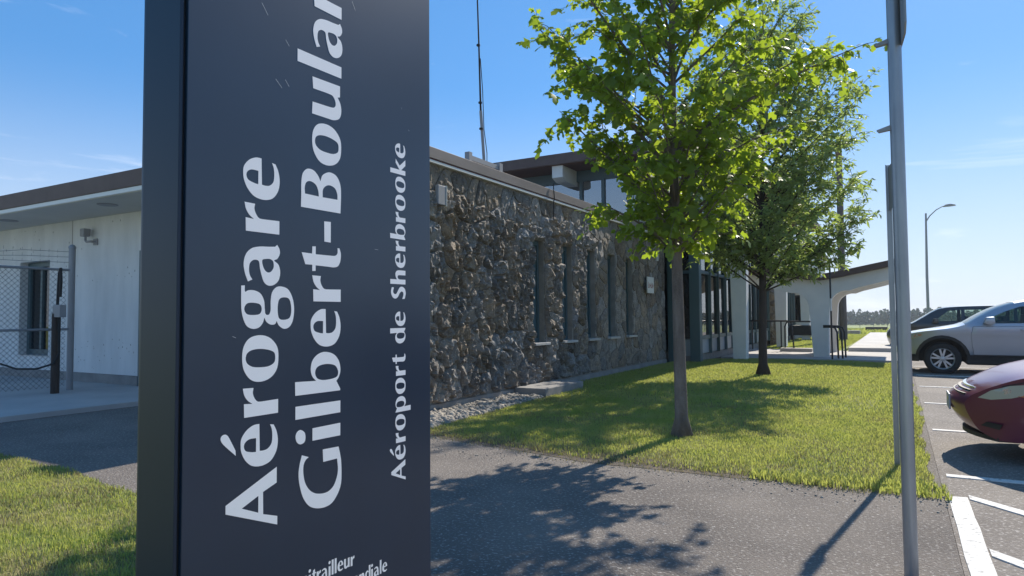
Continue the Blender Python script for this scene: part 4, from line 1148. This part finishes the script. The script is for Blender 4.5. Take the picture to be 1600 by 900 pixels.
tree("maple_tree", (3.36, 0.04, 0.0), "young broad leafed maple with a pale trunk nearest on the lawn", None,
     [(0, 0, -.05), (0.0, 0, .2), (-0.01, .0, 1.0), (-.02, .0, 2.0), (-.04, 0, 3.2), (-.03, .02, 4.4), (.02, 0, 5.6), (.03, 0, 6.2)], [.082, .068, .061, .055, .044, .031, .017, .008],
     br, MAPLE_V, MAPLE_F, M['maple_leaf'], M['bark'], 0.080, 35, 9.8, 0.36, 0.60, 5)
br = []
for k in range(105):
    t = (k + rt.random()) / 105
    z = 2.55 + 5.1 * t
    R = 2.15 * (max(0.02, 1 - ((z - 3.9) / 3.95) ** 2) ** .6 if z > 3.9 else max(.2, 1 - ((3.9 - z) / 2.3) ** 2) ** .6) * rt.uniform(.62, 1.08)
    a = k * 2.4 + rt.uniform(-.4, .4)
    if cos(a) < 0 and z < 3.0: z += 0.45
    br.append((max(1.7, z - 0.45 - R * 0.5), rel(cos(a) * R + .12, sin(a) * R, z), .02))
br += [(2.2, rel(2.1, -.1, 3.25), .02), (2.6, rel(2.25, 0, 3.95), .02), (1.9, rel(1.3, -.2, 2.3), .018), (2.0, rel(-.3, -.3, 2.6), .016), (2.1, rel(1.7, .1, 2.75), .018)]
tree("ash_tree", (2.91, 7.58, 0.0), "young narrow leafed tree with a dark flared trunk farther along the lawn", None,
     [(0, 0, -.05), (0.0, 0, .25), (.01, 0, 1.0), (.03, .0, 1.9), (.05, 0, 3.2), (.06, .02, 4.6), (.08, 0, 6.2), (.1, 0, 7.5)], [.115, .088, .076, .07, .055, .042, .022, .008],
     br, ASH_V, ASH_F, M['ash_leaf'], M['bark_dark'], 0.108, 46, 10.5, 0.42, 0.35, 9)
# ================================================================== VEHICLES
def dense(poly, step):
    out = []
    for a, b_ in zip(poly, poly[1:] + poly[:1]):
        n = max(1, int(math.dist(a, b_) / step))
        out += [(a[0] + (b_[0] - a[0]) * k / n, a[1] + (b_[1] - a[1]) * k / n) for k in range(n)]
    return out
def catmull(pts, n=4):
    out = []
    for i in range(len(pts) - 1):
        p0 = Vector(pts[max(0, i - 1)]); p1 = Vector(pts[i]); p2 = Vector(pts[i + 1]); p3 = Vector(pts[min(len(pts) - 1, i + 2)])
        for k in range(n):
            t = k / n
            q = 0.5 * ((2 * p1) + (p2 - p0) * t + (2 * p0 - 5 * p1 + 4 * p2 - p3) * t * t + (3 * p1 - p0 - 3 * p2 + p3) * t ** 3)
            out.append((q.x, q.y))
    out.append(tuple(pts[-1]))
    return out
def vehicle(name, loc, label, cat, P):
    """local x: front (0) to rear, y: near side negative, z up"""
    root = empty(name, loc, label, cat)
    W, paint = P['W'] / 2, P['paint']
    belt, tumble, xf, front_round, Lc = P['belt'], P['tumble'], P['xf'], P['round'], P['L']
    def yw(x, z):
        w = W
        if x < xf: w *= 1 - front_round * ((xf - x) / xf) ** 2.4
        if x > Lc - .5: w *= 1 - .16 * ((x - Lc + .5) / .5) ** 2.4
        if z > belt: w -= tumble * (z - belt)
        else: w -= 0.10 * max(0, (belt - z - .12)) ** 1.5 + (0.02 if z < P['sill'] + .12 else 0)
        w += 0.012 * math.exp(-((z - belt + .13) / .05) ** 2)
        return w
    def bulge(x, y, z):
        """plan rounding of the nose and tail"""
        u = abs(y) / max(.05, yw(x, z))
        if x < 0.5: return x - P['bulge'] * (1 - u * u) * (1 - x / .5)
        return x
    top = catmull(P['top'], 5)                                   # silhouette from lower front to lower rear
    def arch(cx, cz, R, z0):
        a0 = math.asin(max(-1, (z0 - cz) / R))
        return [(cx + R * cos(t), cz + R * sin(t)) for t in np.linspace(a0, pi - a0, 17)]      # rear foot to front foot
    sill = P['sill']
    low = [(top[-1][0], top[-1][1])]
    for cx in sorted(P['wheels'], reverse=True): low += arch(cx, P['wr'], P['ar'], sill)
    outline = dense([tuple(p) for p in top] + low[1:], 0.11)
    doors, wins = P['doors'], P['windows']
    def grow(poly, d):
        cx = sum(p[0] for p in poly) / len(poly); cz = sum(p[1] for p in poly) / len(poly)
        return [(p[0] + d * np.sign(p[0] - cx), p[1] + d * np.sign(p[1] - cz)) for p in poly]
    def sheet(pname, poly, holes, m, parent, side, off=0.0, step=0.11):
        poly = dense(poly, step); holes = [dense(h, step) for h in holes]
        pts = list(poly); ed = [(i, (i + 1) % len(poly)) for i in range(len(poly))]
        for h in holes:
            i0 = len(pts); pts += h; ed += [(i0 + i, i0 + (i + 1) % len(h)) for i in range(len(h))]
        xs = [p[0] for p in poly]; zs = [p[1] for p in poly]
        for x in np.arange(min(xs) + .04, max(xs), step * .8):
            for z in np.arange(min(zs) + .03, max(zs), step * .8):
                if pip((x, z), poly) and not any(pip((x, z), h) for h in holes): pts.append((x, z))
        vv, _, ff, _, _, _ = delaunay_2d_cdt([Vector(p) for p in pts], ed, [], 0, 1e-5)
        V = []
        for v in vv:
            y = side * (yw(v.x, v.y) + off)
            V.append((bulge(v.x, y, v.y), y, v.y))
        Fc = []
        for t in ff:
            c = (sum(vv[i].x for i in t) / 3, sum(vv[i].y for i in t) / 3)
            if pip(c, poly) and not any(pip(c, h) for h in holes): Fc.append(tuple(t) if side < 0 else tuple(reversed(t)))
        me = bpy.data.meshes.new(pname); me.from_pydata(V, [], Fc)
        me.polygons.foreach_set("use_smooth", [True] * len(me.polygons)); me.update()
        return mesh_obj(pname, me, m, parent)
    body = None
    NL = 14
    def strip(pname, i0, i1, m, parent, off=0.0):
        V = []; Fc = []
        for (x, z) in top[i0:i1 + 1]:
            for k in range(NL + 1):
                u = -1 + 2 * k / NL
                w = yw(x, z) + 0.0
                cr = P['crown'] * (1 - u ** 4) if x > 0.12 else 0.01 * (1 - u * u)
                V.append((bulge(x, u * w, z), u * w, z + cr * min(1, max(.3, x / .8)) + off))
        for i in range(i1 - i0):
            for k in range(NL):
                a = i * (NL + 1) + k
                Fc.append((a, a + NL + 1, a + NL + 2, a + 1))
        me = bpy.data.meshes.new(pname); me.from_pydata(V, [], Fc)
        bm = bmesh.new(); bm.from_mesh(me); bmesh.ops.recalc_face_normals(bm, faces=bm.faces); bm.to_mesh(me); bm.free()
        me.polygons.foreach_set("use_smooth", [True] * len(me.polygons)); me.update()
        return mesh_obj(pname, me, m, parent)
    def idx(key): return P['marks'][key] * 5
    last = len(top) - 1
    holes = [grow(d, .006) for d in doors] + wins
    body = sheet("body", outline, holes, M[paint], root, -1)
    sheet("side_panel", outline, holes, M[paint], body, 1)
    strip("front_fascia", 0, idx('hood'), M[paint], body)
    strip("hood", idx('hood'), idx('cowl'), M[paint], root)
    strip("windshield", idx('cowl'), idx('roof'), M['car_glass'], root, -0.004)
    strip("roof", idx('roof'), idx('rear'), M[paint], root)
    strip("rear_window", idx('rear'), idx('deck'), M['car_glass'], root)
    strip("tail", idx('deck'), last, M[paint], body)
    for side in (-1, 1):
        for k, d in enumerate(doors):
            dr = sheet("door", d, [], M[paint], root, side, 0.001)
            xh = max(p[0] for p in d) - .16; zh = belt - .10
            MB().box(xh - .11, xh + .09, side * (yw(xh, zh) + .012), side * (yw(xh, zh) + .042), zh - .018, zh + .018).build("handle", M[P.get('handle', paint)], dr, bevel=0.008)
        for wv in wins: sheet("side_window", wv, [], M['car_glass'], root, side, -0.008)
        mxp = P['mirror']
        MB().prism([(mxp - .10, belt + .03), (mxp - .06, belt + .15), (mxp + .08, belt + .16), (mxp + .09, belt + .02), (mxp, belt - .01)], side * (yw(mxp, belt) + .03), side * (yw(mxp, belt) + .22), 'y').build("mirror", M[paint], root, bevel=0.02, smooth=True)
        for nm, poly, m in P['patches']: sheet(nm, poly, [], M[m], root, side, 0.006, 0.05)
        # lower cladding
        a, c = sorted(P['wheels'])
        if P.get('clad'):
            sheet("sill_cladding", [(a + P['ar'] - .02, sill - .02), (c - P['ar'] + .02, sill - .02), (c - P['ar'] + .0, sill + P['clad']), (a + P['ar'] - .0, sill + P['clad'])], [], M['cladding'], root, side, 0.010)
            for cx in (a, c):
                ri, ro = P['ar'] - .005, P['ar'] + .055
                aa = np.linspace(math.asin((sill - .0 - P['wr']) / ro), pi - math.asin((sill - P['wr']) / ro), 15)
                sheet("arch_flare", [(cx + ro * cos(t), P['wr'] + ro * sin(t)) for t in aa] + [(cx + ri * cos(t), P['wr'] + ri * sin(t)) for t in reversed(aa)], [], M[P.get('flare', 'cladding')], root, side, 0.013, 0.08)
    # floor and arches
    a, c = sorted(P['wheels'])
    fl = MB().box(a + P['ar'], c - P['ar'], -W + .10, W - .10, sill - .05, sill + .25).box(.25, a - P['ar'], -W * .6, W * .6, sill, sill + .2).box(c + P['ar'], Lc - .15, -W + .2, W - .2, sill, sill + .25).box(a - P['ar'], a + P['ar'], -W + .34, W - .34, sill, belt - .2).box(c - P['ar'], c + P['ar'], -W + .34, W - .34, sill, belt - .2)
    fl.build("underbody", M['black'], root)
    for sx in (P['seats']):
        MB().box(sx, sx + .5, -W + .2, W - .2, sill + .2, sill + .45).box(sx + .42, sx + .56, -W + .22, -.12, sill + .4, belt + .22).box(sx + .42, sx + .56, .12, W - .22, sill + .4, belt + .22).build("seat", M['cladding'], root, bevel=0.03)
    MB().box(P['dash'] - .1, P['dash'] + .25, -W + .15, W - .15, belt - .2, belt - .03).build("dashboard", M['cladding'], root, bevel=0.03)
    # wheels
    R, ww_ = P['wr'], 0.21
    for cx in P['wheels']:
        for side in (-1, 1):
            yc = side * (W - .035 - ww_ / 2)
            wh = bpy.data.objects.new("wheel", None); link(wh, root); wh.location = (cx, yc, R); wh.empty_display_size = .1
            if side > 0: wh.rotation_euler = (0, 0, pi)
            h = ww_ / 2
            MB().lathe([(R * .64, -h + .01), (R * .70, -h), (R * .90, -h + .004), (R * .97, -h + .02), (R, -h + .05), (R, h - .05), (R * .95, h - .01), (R * .64, h)], (0, 0, 0), 'y', 36).build("tyre", M['black'], wh, smooth=True)
            rm = MB().lathe([(R * .66, -h + .012), (R * .64, -h - .002), (R * .60, -h + .012), (R * .585, h - .06)], (0, 0, 0), 'y', 36)
            rm.lathe([(0, -h + .012), (R * .10, -h + .010), (R * .15, -h + .022), (R * .15, -h + .05)], (0, 0, 0), 'y', 20)
            ns_ = P.get('spokes', 5)
            for k in range(ns_):
                for q in (-.17, .17):
                    t = 2 * pi * k / ns_ + .3
                    t2 = t + q * 1.35; t1 = t + q * .9
                    def pp(rr, tt, wd): return [(rr * cos(tt) - wd * sin(tt), rr * sin(tt) + wd * cos(tt)), (rr * cos(tt) + wd * sin(tt), rr * sin(tt) - wd * cos(tt))]
                    A, B_ = pp(R * .12, t1, .018), pp(R * .61, t2, .017)
                    rm.prism([A[0], A[1], B_[1], B_[0]], -h + .012, -h + .036, 'y')
            rm.build("rim", M['rim'], wh, smooth=True)
            MB().lathe([(0, -h + .075), (R * .58, -h + .075)], (0, 0, 0), 'y', 24).build("brake_disc", M['black'], wh)
    return root, yw, bulge

suv, yw_, bl_ = vehicle("parked_suv", (5.40, 10.46, -0.03), "silver parked SUV with black lower cladding and dark wheel arches", "car", dict(
    W=1.80, L=4.5, paint='silver', belt=1.04, tumble=.34, xf=.75, round=.22, bulge=.10, sill=.27, crown=.035, wr=.335, ar=.43, wheels=(.70, 3.38), spokes=5, clad=.15,
    top=[(.10, .27), (.04, .42), (.0, .60), (.05, .76), (.12, .84), (.35, .895), (.62, .935), (.88, .975), (1.10, 1.04), (1.37, 1.21), (1.64, 1.36), (1.94, 1.46), (2.26, 1.515), (2.8, 1.56), (3.4, 1.57), (3.85, 1.53), (4.10, 1.46), (4.32, 1.12), (4.46, .95), (4.48, .60), (4.40, .30)],
    marks=dict(hood=3, cowl=8, roof=11, rear=16, deck=17),
    doors=[[(1.24, .43), (2.26, .43), (2.28, 1.0), (1.24, 1.0), (1.20, .80)], [(2.30, .43), (2.90, .43), (3.04, .60), (3.24, .80), (3.26, 1.0), (2.32, 1.0)]],
    windows=[[(1.40, 1.06), (2.24, 1.07), (2.24, 1.42), (2.02, 1.395), (1.75, 1.29), (1.54, 1.18)], [(2.34, 1.07), (3.18, 1.09), (3.14, 1.44), (2.34, 1.43)], [(3.36, 1.10), (3.85, 1.14), (3.66, 1.43), (3.34, 1.45)]],
    mirror=1.50, seats=(1.8, 2.75), dash=1.35, handle='silver',
    patches=[("headlight", [(.08, .765), (.16, .82), (.36, .855), (.36, .80), (.22, .74), (.10, .72)], 'lens'), ("side_marker", [(.20, .77), (.32, .80), (.34, .845), (.23, .835)], 'orange'), ("lower_bumper", [(.10, .27), (.04, .40), (.20, .42), (.262, .40), (.285, .27)], 'cladding')]))
b = MB()
for y_ in (-.55, .55): b.tube([(2.35, y_, 1.60), (2.45, y_, 1.655), (3.5, y_, 1.655), (3.65, y_, 1.60)], .016, 6)
b.build("roof_rail", M['chrome'], suv, smooth=True)
MB().box(-.115, -.09, -.5, .5, .60, .74).build("grille", M['cladding'], suv)

red, yw_, bl_ = vehicle("parked_car", (5.80, 0.62, 0.0), "dark red parked car showing only its nose and hazy headlight", "car", dict(
    W=1.70, L=4.4, paint='redcar', belt=.88, tumble=.42, xf=.80, round=.42, bulge=.10, sill=.20, crown=.045, wr=.305, ar=.36, wheels=(.88, 3.50), spokes=7,
    top=[(.22, .19), (.10, .25), (.03, .36), (.0, .46), (.03, .53), (.10, .585), (.22, .655), (.40, .73), (.70, .80), (1.0, .85), (1.25, .895), (1.55, 1.06), (1.85, 1.23), (2.15, 1.34), (2.6, 1.39), (3.0, 1.36), (3.4, 1.14), (3.7, .98), (4.2, .93), (4.38, .85), (4.40, .50), (4.34, .25)],
    marks=dict(hood=5, cowl=10, roof=13, rear=15, deck=17),
    doors=[[(1.32, .28), (2.25, .28), (2.27, .86), (1.28, .86)], [(2.31, .28), (3.0, .28), (3.16, .55), (3.3, .86), (2.32, .86)]],
    windows=[[(1.55, .92), (2.25, .93), (2.25, 1.28), (2.10, 1.27), (1.85, 1.14)], [(2.33, .93), (3.1, .95), (2.9, 1.24), (2.35, 1.29)]],
    mirror=1.6, seats=(1.8, 2.6), dash=1.4,
    patches=[("headlight", [(.085, .535), (.17, .605), (.29, .655), (.44, .680), (.47, .665), (.42, .60), (.30, .555), (.17, .528)], 'lens'), ("indicator", [(.335, .575), (.43, .612), (.48, .668), (.55, .675), (.50, .60), (.44, .562)], 'amber'), ("fog_lamp", [(.10, .30), (.14, .34), (.24, .33), (.22, .28)], 'cladding'), ("hood_gap", [(.24, .640), (.45, .706), (.80, .772), (1.20, .840), (1.20, .847), (.80, .780), (.45, .714), (.24, .648)], 'black'), ("reflector", [(.235, .60), (.25, .625), (.275, .632), (.30, .618), (.295, .595), (.265, .582)], 'chrome'), ("bumper_gap", [(.47, .655), (.51, .58), (.515, .45), (.523, .45), (.518, .582), (.478, .658)], 'black')]))
# grille, plate and lip of the red car
for k, z_ in enumerate((.545, .575, .60)):
    MB().prism([(-.042 + .038 * k + .05 * (u / .42) ** 2 - .006, u) for u in np.linspace(-.42, .42, 9)] + [(-.042 + .038 * k + .05 * (u / .42) ** 2 + .03, u) for u in np.linspace(.42, -.42, 9)], z_ - .006, z_ + .010, 'z').build("grille_bar", M['chrome'] if k == 2 else M['cladding'], red)
pl_ = MB().box(-.098, -.084, -.17, .17, .375, .515).build("licence_plate", M['plate'], red, bevel=.004)
MB().prism([(.06 + .2 * (u / .62) ** 2 - .05, u) for u in np.linspace(-.62, .62, 11)] + [(.16 + .2 * (u / .62) ** 2, u) for u in np.linspace(.62, -.62, 11)], .18, .215, 'z').build("bumper_lip", M['cladding'], red)

van, yw_, bl_ = vehicle("parked_van", (5.12, 19.6, -0.10), "black parked van partly hidden behind the silver SUV", "car", dict(
    W=1.85, L=4.9, paint='darkcar', belt=1.02, tumble=.26, xf=.75, round=.28, bulge=.15, sill=.26, crown=.03, wr=.33, ar=.40, wheels=(.92, 3.9), spokes=6,
    top=[(.08, .26), (.02, .45), (.0, .65), (.05, .80), (.16, .90), (.38, .97), (.60, 1.02), (.90, 1.20), (1.20, 1.40), (1.45, 1.50), (1.9, 1.55), (3.0, 1.57), (4.2, 1.55), (4.6, 1.48), (4.8, 1.15), (4.88, .9), (4.88, .5), (4.82, .30)],
    marks=dict(hood=4, cowl=6, roof=9, rear=13, deck=14),
    doors=[[(1.38, .36), (2.35, .36), (2.37, .99), (1.30, .99)], [(2.40, .36), (3.42, .36), (3.5, .99), (2.42, .99)]],
    windows=[[(1.18, 1.06), (1.95, 1.07), (1.95, 1.44), (1.60, 1.42)], [(2.05, 1.07), (3.3, 1.08), (3.3, 1.46), (2.05, 1.45)], [(3.4, 1.08), (4.5, 1.10), (4.3, 1.44), (3.4, 1.46)]],
    mirror=1.25, seats=(1.6, 2.6), dash=1.0, patches=[("headlight", [(.06, .74), (.12, .84), (.36, .88), (.34, .80), (.2, .74)], 'lens')]))

# ================================================================== AIR
hz_m = bpy.data.materials.new("haze")
hz_m.use_nodes = True
hn, hl = hz_m.node_tree.nodes, hz_m.node_tree.links
hn.remove(hn["Principled BSDF"])
pv = hn.new("ShaderNodeVolumePrincipled")
pv.inputs["Color"].default_value = (0.86, 0.92, 1.0, 1)
pv.inputs["Density"].default_value = 0.00055
pv.inputs["Anisotropy"].default_value = 0.2
hl.new(pv.outputs[0], hn["Material Output"].inputs["Volume"])
tag(MB().box(-265, 525, -65, 645, -4.7, 12.6).build("haze", hz_m), kind='stuff')
